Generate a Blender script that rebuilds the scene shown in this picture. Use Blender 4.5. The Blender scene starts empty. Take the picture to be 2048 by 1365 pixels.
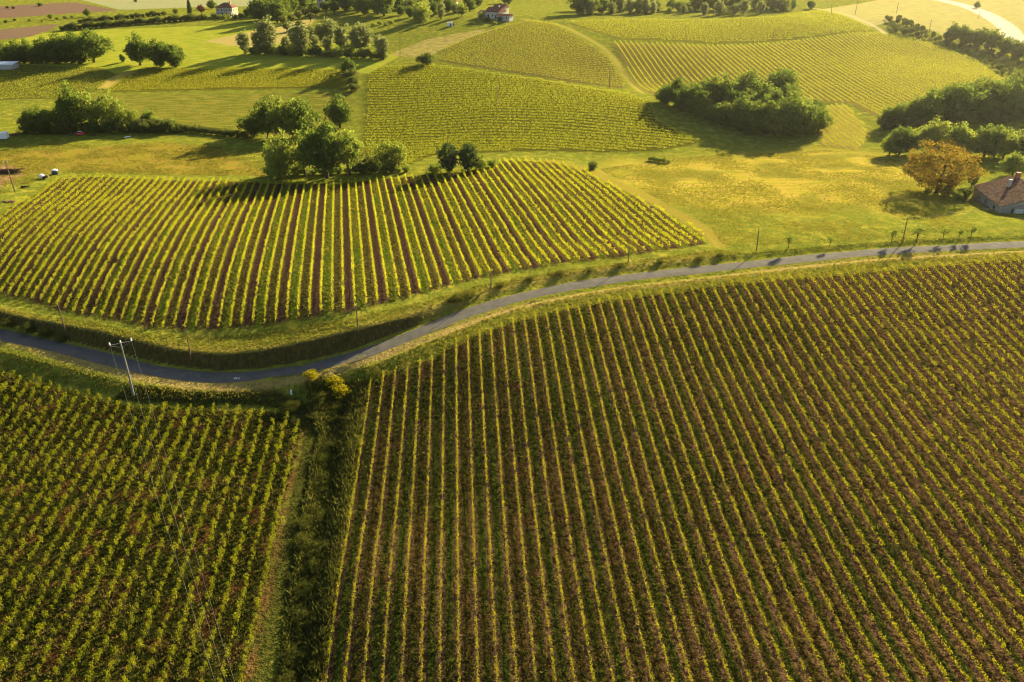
import bpy, math, random
import numpy as np
R = math.radians
rng = np.random.default_rng(7)
random.seed(7)
scene = bpy.context.scene
COL = scene.collection

# ------------------------------------------------------------------ camera, sky, sun, exposure
CAMZ = 80.0
FPX, CX, CY = 1593.0, 1024.0, 682.5          # focal length and centre in photograph pixels
PITCH = R(26.7)
SUN_EL, SUN_AZ = R(21.0), R(37.0)            # azimuth: degrees to the right of the view direction (+Y)
cam_d = bpy.data.cameras.new('camera'); cam = bpy.data.objects.new('camera', cam_d); COL.objects.link(cam)
cam.location = (0, 0, CAMZ); cam.rotation_euler = (math.pi/2 - PITCH, 0, 0)
cam_d.sensor_width = 36.0; cam_d.lens = 36.0*FPX/2048.0
cam_d.clip_start = 0.5; cam_d.clip_end = 12000
scene.camera = cam
world = bpy.data.worlds.new('World'); scene.world = world; world.use_nodes = True
wn = world.node_tree.nodes; wl = world.node_tree.links
bg = wn['Background']
sky = wn.new('ShaderNodeTexSky'); sky.sky_type = 'NISHITA'; sky.sun_disc = False
sky.sun_elevation = SUN_EL; sky.sun_rotation = SUN_AZ
sky.altitude = 250; sky.air_density = 1.0; sky.dust_density = 2.0; sky.ozone_density = 1.0
wl.new(sky.outputs[0], bg.inputs[0]); bg.inputs[1].default_value = 0.05
sun_d = bpy.data.lights.new('sun', 'SUN'); sun = bpy.data.objects.new('sun', sun_d); COL.objects.link(sun)
sun_d.energy = 5.0; sun_d.angle = R(0.5); sun_d.color = (1.0, 0.87, 0.54)
sun.rotation_euler = (math.pi/2 - SUN_EL, 0, math.pi - SUN_AZ)
scene.view_settings.view_transform = 'Standard'; scene.view_settings.look = 'None'
scene.view_settings.exposure = 1.95; scene.view_settings.gamma = 1.0
scene.cycles.use_denoising = True; scene.cycles.filter_width = 1.1
scene.cycles.sample_clamp_indirect = 3.0
scene.cycles.max_bounces = 4; scene.cycles.diffuse_bounces = 1; scene.cycles.transmission_bounces = 4
scene.cycles.volume_bounces = 0; scene.cycles.transparent_max_bounces = 4

# ------------------------------------------------------------------ pixel rays
sP, cP = math.sin(PITCH), math.cos(PITCH)
def ray(u, v):
    x = (np.asarray(u, float)-CX)/FPX; y = (CY-np.asarray(v, float))/FPX
    return np.stack([x+0*y, cP+y*sP+0*x, -sP+y*cP+0*x], -1)

# ------------------------------------------------------------------ terrain: smooth surface through (u, v, depth)
CTRL = [
(1000,1365,92),(700,1365,93),(1500,1365,91),(2048,1365,90),(2500,1365,89),(1000,1188,102.5),(1600,1188,102),(2048,1188,101),(2500,1188,100),
(1000,1000,117),(1500,1000,116),(2048,1000,115),(2500,1000,115),(1000,850,130),(1500,850,130),(2048,850,130),(950,705,146),(1400,705,147),(2048,705,149),(2500,705,150),
(1200,600,161),(1500,560,168),(2048,520,177),(2500,500,182),
(400,1365,92),(0,1365,93),(-500,1365,94),(480,1188,104.5),(0,1188,105.5),(300,1000,121),(0,1000,123),(-500,1000,125),(400,850,138.5),(100,800,147),(-300,750,165),
(560,900,131.5),(740,900,128),(600,1188,103.5),(720,1188,102),
(1700,510,180),(1300,552,171),(1000,607,162),(800,682,152.5),(600,745,149),(400,757,148.5),(200,718,156),(0,665,167),(-300,590,187),(2040,490,185),(2400,470,190),
(680,650,155.5),(680,610,161),(680,500,191),(680,375,250),(250,650,163),(0,600,179),(0,480,206),(50,400,238),(300,500,192),(300,375,252),(-400,450,215),
(1000,520,183),(1400,490,188),(1150,400,222),(1000,330,262),(1300,400,222),
(1700,460,196),(1500,400,222),(1700,350,246),(1900,390,228),(1990,430,208),(1300,320,275),(1600,300,288),(2048,330,262),(2400,400,225),
(1000,310,278),(1000,220,328),(1000,140,385),(760,140,400),(740,300,300),(740,220,350),(1300,300,285),(1280,200,340),
(200,265,320),(300,310,290),(0,330,275),(0,265,315),(550,290,308),(600,340,272),(400,220,350),(0,200,365),(450,140,415),(100,140,415),(300,130,425),(550,110,440),
(200,90,470),(700,100,445),(500,60,500),(0,60,520),(0,10,640),(450,30,560),(450,0,680),(300,-40,900),(0,-40,900),
(1060,50,470),(900,120,410),(1180,120,400),(1240,170,370),(985,35,490),(800,60,480),(640,30,550),(1100,10,600),(1000,-40,800),
(1300,80,430),(1300,170,375),(1500,90,430),(1700,70,450),(1450,150,385),(1600,130,400),(1700,210,345),(1980,160,385),(1800,110,430),(1950,130,420),
(1300,30,520),(1600,25,530),(1800,40,510),(2048,100,460),(2040,60,520),(1900,0,680),(2048,-40,900),(1500,-40,800),
(1480,270,305),(1850,260,310),(1700,250,318),
(-600,100,480),(-600,265,320),(2700,100,480),(2700,265,320),(-600,-30,850),(2700,-30,850)]
CT = np.array(CTRL, float)
CP = ray(CT[:,0], CT[:,1])*CT[:,2:3]; CP[:,2] += CAMZ
S0 = 100.0
def _phi(r2): return 0.5*r2*np.log(np.maximum(r2, 1e-12))
def _fit(P):
    X = P[:, :2]/S0; n = len(X)
    K = _phi(((X[:,None]-X[None])**2).sum(-1)) + 0.0015*np.eye(n)
    A = np.zeros((n+3, n+3)); A[:n,:n] = K; A[:n,n] = 1; A[:n,n+1:] = X; A[n,:n] = 1; A[n+1:,:n] = X.T
    return np.linalg.solve(A, np.concatenate([P[:,2], np.zeros(3)]))
CW = _fit(CP)
def rbf(x, y):
    x = np.clip(np.asarray(x, float), -620, 620); y = np.clip(np.asarray(y, float), 20, 960)
    sh = x.shape; x = x.ravel()/S0; y = y.ravel()/S0; X = CP[:, :2]/S0; out = np.empty(len(x))
    for i in range(0, len(x), 40000):
        a, b = x[i:i+40000], y[i:i+40000]
        r2 = (a[:,None]-X[None,:,0])**2 + (b[:,None]-X[None,:,1])**2
        out[i:i+40000] = _phi(r2)@CW[:len(X)] + CW[len(X)] + CW[len(X)+1]*a + CW[len(X)+2]*b
    return out.reshape(sh)
def march(fn, u, v, lo=40., hi=1500.):
    d = ray(np.atleast_1d(u), np.atleast_1d(v)); ts = lo*(hi/lo)**np.linspace(0, 1, 260)
    P = d[:,None,:]*ts[None,:,None]
    below = (P[...,2]+CAMZ) < fn(P[...,0], P[...,1])
    k = np.where(below.any(1), below.argmax(1), len(ts)-1); k = np.maximum(k, 1)
    a, b = ts[k-1].copy(), ts[k].copy()
    for _ in range(18):
        m = (a+b)/2; Q = d*m[:,None]; under = (Q[:,2]+CAMZ) < fn(Q[:,0], Q[:,1])
        b = np.where(under, m, b); a = np.where(under, a, m)
    Q = d*b[:,None]; Q[:,2] += CAMZ
    return Q, b
def sstep(a, b, x):
    t = np.clip((x-a)/(b-a), 0, 1); return t*t*(3-2*t)
def spline(P, step):
    P = np.asarray(P, float); out = []
    Q = np.vstack([2*P[0]-P[1], P, 2*P[-1]-P[-2]])
    for i in range(1, len(Q)-2):
        n = max(2, int(np.linalg.norm(Q[i+1]-Q[i])/step)); t = np.linspace(0, 1, n, endpoint=False)[:,None]
        a, b, c, d = Q[i-1], Q[i], Q[i+1], Q[i+2]
        out.append(.5*(2*b+(c-a)*t+(2*a-5*b+4*c-d)*t**2+(3*b-a-3*c+d)*t**3))
    out.append(P[-1:]); return np.vstack(out)
ROAD_PX = [(-300,590),(-130,634),(0,668),(100,690),(200,716),(300,740),(400,754),(480,757),(560,750),(640,733),(720,708),(800,679),(880,646),(960,617),(1040,595),
 (1120,577),(1200,563),(1300,551),(1400,540),(1500,529),(1600,519),(1700,509),(1800,502),(1900,496),(2048,489),(2300,478)]
rp, _ = march(rbf, [p[0] for p in ROAD_PX], [p[1] for p in ROAD_PX])
ROAD = spline(rp, 1.2)                                     # world centre line
k_ = np.ones(25)/25
rz_ = np.pad(ROAD[:,2], 12, mode='edge'); ROAD[:,2] = np.convolve(rz_, k_, 'valid')
RT = np.gradient(ROAD[:, :2], axis=0); RT /= np.linalg.norm(RT, axis=1)[:,None]
def road_near(x, y):
    """distance, side (+ = far side) and index of the nearest centre-line sample"""
    sh = np.shape(x); x = np.ravel(x); y = np.ravel(y)
    D = np.full(len(x), 60.0); S = np.ones(len(x)); I = np.zeros(len(x), int)
    sel = np.where((y > 95) & (y < 235) & (np.abs(x) < 240))[0]
    for i in range(0, len(sel), 30000):
        s = sel[i:i+30000]
        d2 = (x[s][:,None]-ROAD[None,:,0])**2+(y[s][:,None]-ROAD[None,:,1])**2
        j = d2.argmin(1); D[s] = np.sqrt(d2[np.arange(len(s)), j]); I[s] = j
        S[s] = np.sign(RT[j,0]*(y[s]-ROAD[j,1])-RT[j,1]*(x[s]-ROAD[j,0]))
    return D.reshape(sh), S.reshape(sh), I.reshape(sh)
DITCH_PX = [(690,770),(668,850),(650,950),(630,1080),(605,1200),(580,1365),(560,1500)]
dp, _ = march(rbf, [p[0] for p in DITCH_PX], [p[1] for p in DITCH_PX])
DITCH = spline(dp, 1.0)
def poly_dist(x, y, P):
    d = np.full(np.shape(x), 1e9)
    for a, b in zip(P[:-1], P[1:]):
        ab = b[:2]-a[:2]; L = (ab**2).sum()+1e-9
        t = np.clip(((x-a[0])*ab[0]+(y-a[1])*ab[1])/L, 0, 1)
        d = np.minimum(d, np.hypot(x-a[0]-t*ab[0], y-a[1]-t*ab[1]))
    return d
def vnoise(x, y, s, seed=0):
    r = np.random.default_rng(seed); T = r.random((256, 256))
    x = np.asarray(x)/s+1000.; y = np.asarray(y)/s+1000.; i = np.floor(x).astype(int); j = np.floor(y).astype(int)
    fx = x-i; fy = y-j; fx = fx*fx*(3-2*fx); fy = fy*fy*(3-2*fy); i &= 255; j &= 255; i1 = (i+1)&255; j1 = (j+1)&255
    return (T[i,j]*(1-fx)+T[i1,j]*fx)*(1-fy)+(T[i,j1]*(1-fx)+T[i1,j1]*fx)*fy
def grow(x0, x1, d0, rate, dmax):
    out = [x0]; d = d0
    while out[-1] < x1: out.append(out[-1]+d); d = min(d*rate, dmax)
    return out
gx_ = list(np.arange(0, 130, 1.15)) + grow(130, 640, 1.2, 1.02, 4.0) + [760, 1000, 1500, 2500, 4000]
GX = np.array([-g for g in gx_[:0:-1]]+gx_)
GY = np.array([-200, -60, 0, 20] + list(np.arange(36, 118, 1.1)) + list(np.arange(118, 182, .62)) + list(np.arange(182.5, 250, 1.1)) + grow(250, 980, 1.1, 1.012, 4.5) + [1150, 1500, 2200, 3500, 6000])
MX, MY = np.meshgrid(GX, GY)
MZ = rbf(MX, MY)
D_, S_, I_ = road_near(MX, MY)
rz = ROAD[I_, 2]
hb = np.interp(ROAD[I_,0], [-150,-95,-75,-20,-5,15,45,60,130], [.2,.3,.4,.4,.8,1.1,1.1,1.0,.9])
north = S_ > 0
blend = np.where(north, sstep(2.3, 4.6, D_), sstep(2.4, 8.0, D_))
lip = np.where(north, hb*sstep(2.3, 4.6, D_)*(1-sstep(6, 30, D_)), -0.25*sstep(2.3,3.2,D_)*(1-sstep(3.2,5,D_)))
nrm_ = np.stack([-RT[:,1], RT[:,0]], 1); ztop = rbf(ROAD[:,0]+nrm_[:,0]*10, ROAD[:,1]+nrm_[:,1]*10)      # level of the land 10 m beyond the road
ztop = np.convolve(np.pad(ztop, 6, mode='edge'), np.ones(13)/13, 'valid'); base_n = ztop[I_]-.05*(10-np.minimum(D_, 10))
low = rz+(base_n-rz)*sstep(2.2, 4.7, D_); k10 = sstep(7, 13, D_)
MZ = np.where(D_ < 60, np.where(north, low*(1-k10)+MZ*k10, rz+(MZ-rz)*blend)+lip, MZ)
dd = poly_dist(MX, MY, DITCH[::6]); MZ -= 1.3*np.exp(-(dd/2.6)**2)
rough = (vnoise(MX, MY, 3.1, 1)-.5)*.16+(vnoise(MX, MY, 9., 2)-.5)*.3
MZ += rough*sstep(3.2, 6, np.where(D_ < 60, D_, 60.))*np.where(MY < 980, 1, 0)
def H(x, y):
    x = np.asarray(x, float); y = np.asarray(y, float)
    i = np.clip(np.searchsorted(GX, x)-1, 0, len(GX)-2); j = np.clip(np.searchsorted(GY, y)-1, 0, len(GY)-2)
    fx = np.clip((x-GX[i])/(GX[i+1]-GX[i]), 0, 1); fy = np.clip((y-GY[j])/(GY[j+1]-GY[j]), 0, 1)
    return (MZ[j,i]*(1-fx)+MZ[j,i+1]*fx)*(1-fy)+(MZ[j+1,i]*(1-fx)+MZ[j+1,i+1]*fx)*fy
def hit(u, v): return march(H, u, v)
def hit1(u, v):
    q, t = march(H, [u], [v]); return q[0], float(t[0])
def poly_w(px):
    q, _ = march(H, [p[0] for p in px], [p[1] for p in px]); return q[:, :2]
def sdist(x, y, P):
    """signed distance to polygon, negative inside"""
    d = np.full(np.shape(x), 1e18); ins = np.zeros(np.shape(x), bool); n = len(P)
    for i in range(n):
        a = P[i]; b = P[(i+1)%n]; ab = b-a; L = (ab**2).sum()+1e-12
        t = np.clip(((x-a[0])*ab[0]+(y-a[1])*ab[1])/L, 0, 1)
        d = np.minimum(d, (x-a[0]-t*ab[0])**2+(y-a[1]-t*ab[1])**2)
        c = ((a[1] > y) != (b[1] > y)) & (x < (b[0]-a[0])*(y-a[1])/(b[1]-a[1]+1e-12)+a[0]); ins ^= c
    return np.sqrt(d)*np.where(ins, -1, 1)
# ------------------------------------------------------------------ material helpers
class G:
    def __init__(s, name):
        s.m = bpy.data.materials.new(name); s.m.use_nodes = True; s.t = s.m.node_tree; s.t.nodes.clear()
        s.out = s.t.nodes.new('ShaderNodeOutputMaterial'); s.geo = s.t.nodes.new('ShaderNodeNewGeometry')
        s.pos = s.geo.outputs['Position']
    def put(s, sock, v):
        if isinstance(v, bpy.types.NodeSocket): s.t.links.new(v, sock)
        elif v is not None:
            if sock.type == 'RGBA' and len(v) == 3: v = (*v, 1)
            sock.default_value = v
    def math(s, op, a, b=None, c=None, clamp=False):
        n = s.t.nodes.new('ShaderNodeMath'); n.operation = op; n.use_clamp = clamp
        for i, v in enumerate((a, b, c)):
            if v is not None: s.put(n.inputs[i], v)
        return n.outputs[0]
    def mix(s, f, a, b, blend='MIX'):
        n = s.t.nodes.new('ShaderNodeMix'); n.data_type = 'RGBA'; n.blend_type = blend
        s.put(n.inputs[0], f); s.put(n.inputs[6], a); s.put(n.inputs[7], b); return n.outputs[2]
    def noise(s, scale, detail=3., rough=.6, vec=None, out=0):
        n = s.t.nodes.new('ShaderNodeTexNoise'); n.noise_dimensions = getattr(s, 'dim', '3D'); s.put(n.inputs['Vector'], vec or s.pos)
        n.inputs['Scale'].default_value = scale; n.inputs['Detail'].default_value = detail; n.inputs['Roughness'].default_value = rough
        return n.outputs[out]
    def rmap(s, x, a, b, c=0., d=1., smooth=False):
        n = s.t.nodes.new('ShaderNodeMapRange'); n.interpolation_type = 'SMOOTHSTEP' if smooth else 'LINEAR'; n.clamp = True
        for i, v in enumerate((x, a, b, c, d)): s.put(n.inputs[i], v)
        return n.outputs[0]
    def attr(s, name):
        n = s.t.nodes.new('ShaderNodeAttribute'); n.attribute_name = name; return n.outputs['Fac']
    def dot(s, v):
        n = s.t.nodes.new('ShaderNodeVectorMath'); n.operation = 'DOT_PRODUCT'; s.put(n.inputs[0], s.pos); n.inputs[1].default_value = v; return n.outputs['Value']
    def scalev(s, v):
        n = s.t.nodes.new('ShaderNodeVectorMath'); n.operation = 'MULTIPLY'; s.put(n.inputs[0], s.pos); n.inputs[1].default_value = v; return n.outputs[0]
    def bump(s, h, strength, dist):
        n = s.t.nodes.new('ShaderNodeBump'); s.put(n.inputs['Height'], h); n.inputs['Strength'].default_value = strength; n.inputs['Distance'].default_value = dist; return n.outputs[0]
    def bsdf(s, col, rough=.9, normal=None, spec=.1, metal=0.):
        n = s.t.nodes.new('ShaderNodeBsdfPrincipled'); s.put(n.inputs['Base Color'], col); s.put(n.inputs['Roughness'], rough)
        n.inputs['Specular IOR Level'].default_value = spec; n.inputs['Metallic'].default_value = metal
        if normal is not None: s.put(n.inputs['Normal'], normal)
        return n.outputs[0]
    def diffuse(s, col, normal=None):
        n = s.t.nodes.new('ShaderNodeBsdfDiffuse'); s.put(n.inputs[0], col)
        if normal is not None: s.put(n.inputs['Normal'], normal)
        return n.outputs[0]
    def transl(s, col):
        n = s.t.nodes.new('ShaderNodeBsdfTranslucent'); s.put(n.inputs[0], col); return n.outputs[0]
    def mixs(s, f, a, b):
        n = s.t.nodes.new('ShaderNodeMixShader'); s.put(n.inputs[0], f); s.put(n.inputs[1], a); s.put(n.inputs[2], b); return n.outputs[0]
    def done(s, sh):
        s.t.links.new(sh, s.out.inputs['Surface']); return s.m
def leaf_mat(name, c1, c2, t1, t2, tf=.5, objvar=.3):
    """leaf: diffuse and translucent, each leaf (and each plant) a little different"""
    g = G(name); r = g.geo.outputs['Random Per Island']
    oi = g.t.nodes.new('ShaderNodeObjectInfo'); orr = oi.outputs['Random']
    f = g.math('ADD', g.math('MULTIPLY', r, 1-objvar), g.math('MULTIPLY', orr, objvar), clamp=True)
    d = g.mix(f, c1, c2); t = g.mix(f, t1, t2)
    return g.done(g.mixs(tf, g.diffuse(d), g.transl(t)))
def plain_mat(name, col, rough=.8, var=.25, scale=2., spec=.2, metal=0., bumpd=0.):
    g = G(name); n = g.noise(scale, 4.)
    c = g.mix(g.math('MULTIPLY', n, var*2, clamp=True), tuple(x*(1+var*.4) for x in col), tuple(x*(1-var) for x in col))
    return g.done(g.bsdf(c, rough, g.bump(n, .6, bumpd) if bumpd else None, spec, metal))

# ------------------------------------------------------------------ object helpers
def mesh_np(name, V, F, mats, parent=None, midx=None, smooth=False):
    """V (n,3), F list of equal-size faces (m,k)"""
    V = np.ascontiguousarray(V, np.float32); F = np.ascontiguousarray(F, np.int32); m, k = F.shape
    me = bpy.data.meshes.new(name); me.vertices.add(len(V)); me.vertices.foreach_set('co', V.ravel())
    me.loops.add(m*k); me.loops.foreach_set('vertex_index', F.ravel())
    me.polygons.add(m); me.polygons.foreach_set('loop_start', np.arange(0, m*k, k, dtype=np.int32))
    for x in (mats if isinstance(mats, (list, tuple)) else [mats]): me.materials.append(x)
    if midx is not None: me.polygons.foreach_set('material_index', np.asarray(midx, np.int32))
    if smooth: me.polygons.foreach_set('use_smooth', np.ones(m, bool))
    me.update(calc_edges=True)
    return link(name, me, parent)
def link(name, data, parent=None, loc=None):
    o = bpy.data.objects.new(name, data); COL.objects.link(o)
    if parent: o.parent = parent
    if loc is not None: o.location = loc
    return o
def tag(o, label=None, cat=None, group=None, kind=None):
    for k, v in (('label', label), ('category', cat), ('group', group), ('kind', kind)):
        if v: o[k] = v
    return o
class MB:
    """collects boxes, tubes and polygons; build() links them as one mesh"""
    def __init__(s): s.v = []; s.f = []
    def poly(s, pts, faces):
        b = len(s.v); s.v += [tuple(p) for p in pts]; s.f += [tuple(b+i for i in f) for f in faces]; return s
    def box(s, c, d, rz=0., taper=1.):
        cs, sn = math.cos(rz), math.sin(rz); P = []
        for z, k in ((-.5, 1.), (.5, taper)):
            for x, y in ((-.5,-.5),(.5,-.5),(.5,.5),(-.5,.5)):
                X, Y = x*d[0]*k, y*d[1]*k; P.append((c[0]+X*cs-Y*sn, c[1]+X*sn+Y*cs, c[2]+z*d[2]))
        return s.poly(P, [(3,2,1,0),(4,5,6,7),(0,1,5,4),(1,2,6,5),(2,3,7,6),(3,0,4,7)])
    def tube(s, pts, rad, n=6):
        pts = [np.asarray(p, float) for p in pts]; rings = []
        for i, p in enumerate(pts):
            t = pts[min(i+1, len(pts)-1)]-pts[max(i-1, 0)]; t /= np.linalg.norm(t)+1e-9
            a = np.cross(t, (0,0,1) if abs(t[2]) < .9 else (1,0,0)); a /= np.linalg.norm(a); b = np.cross(t, a)
            r = rad[i] if hasattr(rad, '__len__') else rad
            rings.append([p+r*(math.cos(2*math.pi*k/n)*a+math.sin(2*math.pi*k/n)*b) for k in range(n)])
        P = [q for r_ in rings for q in r_]; F = []
        for i in range(len(pts)-1):
            for k in range(n): F.append((i*n+k, i*n+(k+1)%n, (i+1)*n+(k+1)%n, (i+1)*n+k))
        F.append(tuple(range(n-1, -1, -1))); F.append(tuple((len(pts)-1)*n+k for k in range(n)))
        return s.poly(P, F)
    def lathe(s, prof, c=(0,0,0), n=12):
        P = [(c[0]+r*math.cos(2*math.pi*k/n), c[1]+r*math.sin(2*math.pi*k/n), c[2]+z) for r, z in prof for k in range(n)]
        F = [(i*n+k, i*n+(k+1)%n, (i+1)*n+(k+1)%n, (i+1)*n+k) for i in range(len(prof)-1) for k in range(n)]
        F.append(tuple(range(n-1,-1,-1))); F.append(tuple((len(prof)-1)*n+k for k in range(n)))
        return s.poly(P, F)
    def build(s, name, mat, parent=None, loc=None, smooth=False):
        me = bpy.data.meshes.new(name); me.from_pydata([tuple(map(float, p)) for p in s.v], [], s.f); me.materials.append(mat)
        if smooth:
            for p in me.polygons: p.use_smooth = True
        me.update(); return link(name, me, parent, loc)
def quads(c, size, up=.0, aspect=1., n=None):
    """one randomly turned quad (leaf) around each centre"""
    N = len(c); nn = rng.normal(size=(N,3)); nn[:,2] += up
    nn /= np.linalg.norm(nn, axis=1)[:,None]
    a = np.cross(nn, rng.normal(size=(N,3))); a /= np.linalg.norm(a, axis=1)[:,None]; b = np.cross(nn, a)
    s = np.asarray(size).reshape(-1,1)*.5*np.ones((N,1)); A = a*s; B = b*s*aspect
    V = np.stack([c-A-B*.55, c+A*.9-B*.6, c+A+B*.55, c-A*.9+B*.6], 1).reshape(-1,3)
    return V, np.arange(N*4).reshape(-1,4)
ONES = 'zeroth first second third fourth fifth sixth seventh eighth ninth tenth eleventh twelfth thirteenth fourteenth fifteenth sixteenth seventeenth eighteenth nineteenth'.split()
TENS = '_ _ twenty thirty forty fifty sixty seventy eighty ninety'.split()
def nth(n):
    if n < 20: return ONES[n]
    if n >= 100: return 'hundredth' if n == 100 else 'hundred-and-'+nth(n-100)
    return (TENS[n//10][:-1]+'ieth') if n%10 == 0 else TENS[n//10]+'-'+ONES[n%10]

# ------------------------------------------------------------------ fields (outlines in photograph pixels, laid on the terrain)
FP = dict(
 A=[(735,768),(800,738),(870,714),(905,692),(1000,653),(1100,625),(1240,598),(1400,575),(1600,556),(1800,538),(2048,514),(2500,484),(2500,1600),(600,1600),(640,1365),(690,1050)],
 B=[(-420,680),(0,742),(120,775),(280,815),(400,815),(560,824),(602,848),(598,900),(568,1000),(530,1180),(485,1365),(440,1600),(-600,1600)],
 C=[(-330,585),(0,590),(150,628),(300,657),(430,661),(560,647),(700,624),(850,587),(950,559),(1100,531),(1250,513),(1420,487),(1400,465),(1330,425),(1250,385),(1170,345),(1110,325),(1005,322),(985,340),(900,346),(800,356),(690,366),(560,369),(450,363),(300,359),(170,353),(120,359),(0,432),(-330,575)],
 D=[(735,150),(760,135),(860,131),(1000,150),(1130,170),(1250,188),(1300,207),(1310,240),(1400,285),(1330,300),(1200,306),(1000,305),(860,312),(820,330),(740,330),(727,300),(732,220)],
 E=[(1222,85),(1300,88),(1420,93),(1540,88),(1640,78),(1755,66),(1850,85),(1950,120),(2005,160),(1990,178),(1900,195),(1820,215),(1760,236),(1700,207),(1640,205),(1560,200),(1400,200),(1310,192),(1285,180)],
 F=[(1060,42),(1110,50),(1170,85),(1220,120),(1248,165),(1248,178),(1130,163),(1000,143),(875,122),(885,100),(940,75)],
 Gv=[(1130,45),(1250,40),(1400,42),(1550,35),(1640,22),(1680,30),(1740,58),(1750,64),(1640,74),(1540,84),(1420,88),(1240,80),(1190,65)],
 Hv=[(210,185),(245,150),(290,137),(500,137),(660,140),(705,148),(700,178),(600,177),(450,179),(300,184)],
 I=[(-150,165),(0,145),(60,132),(200,135),(235,150),(200,180),(125,198),(0,200),(-150,205)],
 K=[(1650,215),(1690,208),(1745,270),(1715,300),(1640,290)],
 mown=[(-200,110),(0,88),(90,66),(200,60),(420,52),(560,42),(620,60),(760,105),(800,112),(740,148),(660,138),(290,135),(235,148),(60,130),(-200,135)],
 straw=[(407,83),(470,70),(560,52),(640,30),(600,80),(500,98)],
 hay=[(1195,338),(1250,322),(1400,318),(1650,298),(1760,310),(1850,335),(1870,400),(1800,430),(1700,415),(1600,428),(1500,418),(1420,420),(1330,398),(1240,370)],
 hay2=[(800,100),(850,80),(960,60),(1000,62),(940,78),(880,100),(850,118),(780,110)],
 weedy=[(205,192),(320,187),(700,183),(710,200),(700,290),(520,280),(350,258),(230,240),(150,200)],
 gold=[(-100,300),(0,305),(120,300),(330,285),(440,300),(530,345),(560,352),(300,348),(120,340),(60,350),(-100,360)],
 plough1=[(-250,22),(0,13),(150,5),(240,22),(120,29),(0,37),(-250,45)],
 plough2=[(-250,72),(0,60),(120,48),(100,60),(60,74),(0,80),(-250,95)],
 grey=[(130,-8),(420,-12),(640,-15),(600,12),(420,14),(240,20)],
 yard=[(-60,332),(10,326),(45,340),(40,356),(5,372),(-20,400),(-60,420)],
 dryhill=[(1640,20),(1700,10),(1800,-8),(2100,-20),(2300,20),(2300,90),(2048,95),(1900,78),(1860,60),(1790,40),(1740,55)],
)
FW = {k: poly_w(v) for k, v in FP.items()}
SPEC = {  # row spacing, pixel pair giving the row direction, offset
 'A': (2.2, None, R(-3.6)), 'B': (2.2, ((597,852),(500,1290)), None), 'C': (2.25, None, R(-11.3)),
 'D': (3.5, ((760,262),(1240,268)), None), 'E': (2.7, ((1540,92),(1740,222)), None), 'F': (3.0, ((940,140),(1180,105)), None),
 'Gv': (3.4, ((1250,62),(1550,60)), None), 'Hv': (3.2, ((250,160),(650,156)), None), 'I': (2.6, ((20,170),(180,163)), None), 'K': (2.6, ((1662,217),(1738,272)), None)}
ROWS = {}
for k, (sp, px, ang) in SPEC.items():
    if px is not None:
        q, _ = hit([px[0][0], px[1][0]], [px[0][1], px[1][1]]); d = q[1,:2]-q[0,:2]
    else: d = np.array([math.sin(ang), math.cos(ang)])
    d = d/np.linalg.norm(d); n = np.array([d[1], -d[0]])
    if n[0] < 0: n = -n
    off = 0.
    if k == 'B': off = float(q[0,:2]@n) % sp
    if k == 'A': off = float(hit1(742,770)[0][:2]@n) % sp
    ROWS[k] = (sp, d, n, off)
LINES = dict(   # tracks and edges: pixel polyline, half width (m), colour
 track1=([(250,790),(420,793),(540,797),(600,822),(622,862),(610,950),(585,1060),(550,1200),(505,1365),(480,1500)], 1.8),
 drystrip=([(604,862),(596,900),(570,1000),(540,1150),(500,1330),(470,1480)], .55),
 verge_s=([(-100,655),(100,705),(200,732),(300,757),(400,771),(500,772),(600,760),(700,733),(800,700),(900,662),(1000,627),(1100,602),(1250,577),(1400,560),(1600,536),(1800,517),(2048,504)], 1.1),
 verge_n=([(-100,615),(0,625),(100,650),(200,680),(300,697),(400,703),(520,697),(640,680),(760,650),(880,612),(980,580),(1080,560),(1250,533),(1420,513)], 1.3),
 midtrack=([(1100,322),(1170,340),(1260,380),(1340,420),(1410,460),(1440,490)], 2.0),
 dirt=([(210,175),(235,155),(262,146)], 3.0),
 toproad=([(1860,-3),(1900,5),(1940,16),(1975,30),(2010,52),(2035,80),(2100,120)], 7.0),
 hilltrack=([(1620,16),(1680,26),(1720,40),(1760,60),(1770,68)], 1.8),
 vtrack=([(1040,38),(1110,48),(1165,72),(1215,105),(1250,150),(1285,185)], 1.6),
)
LW = {}
for k, (px, w) in LINES.items():
    q, _ = hit([p[0] for p in px], [p[1] for p in px]); LW[k] = (spline(q, 4.), w)

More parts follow.
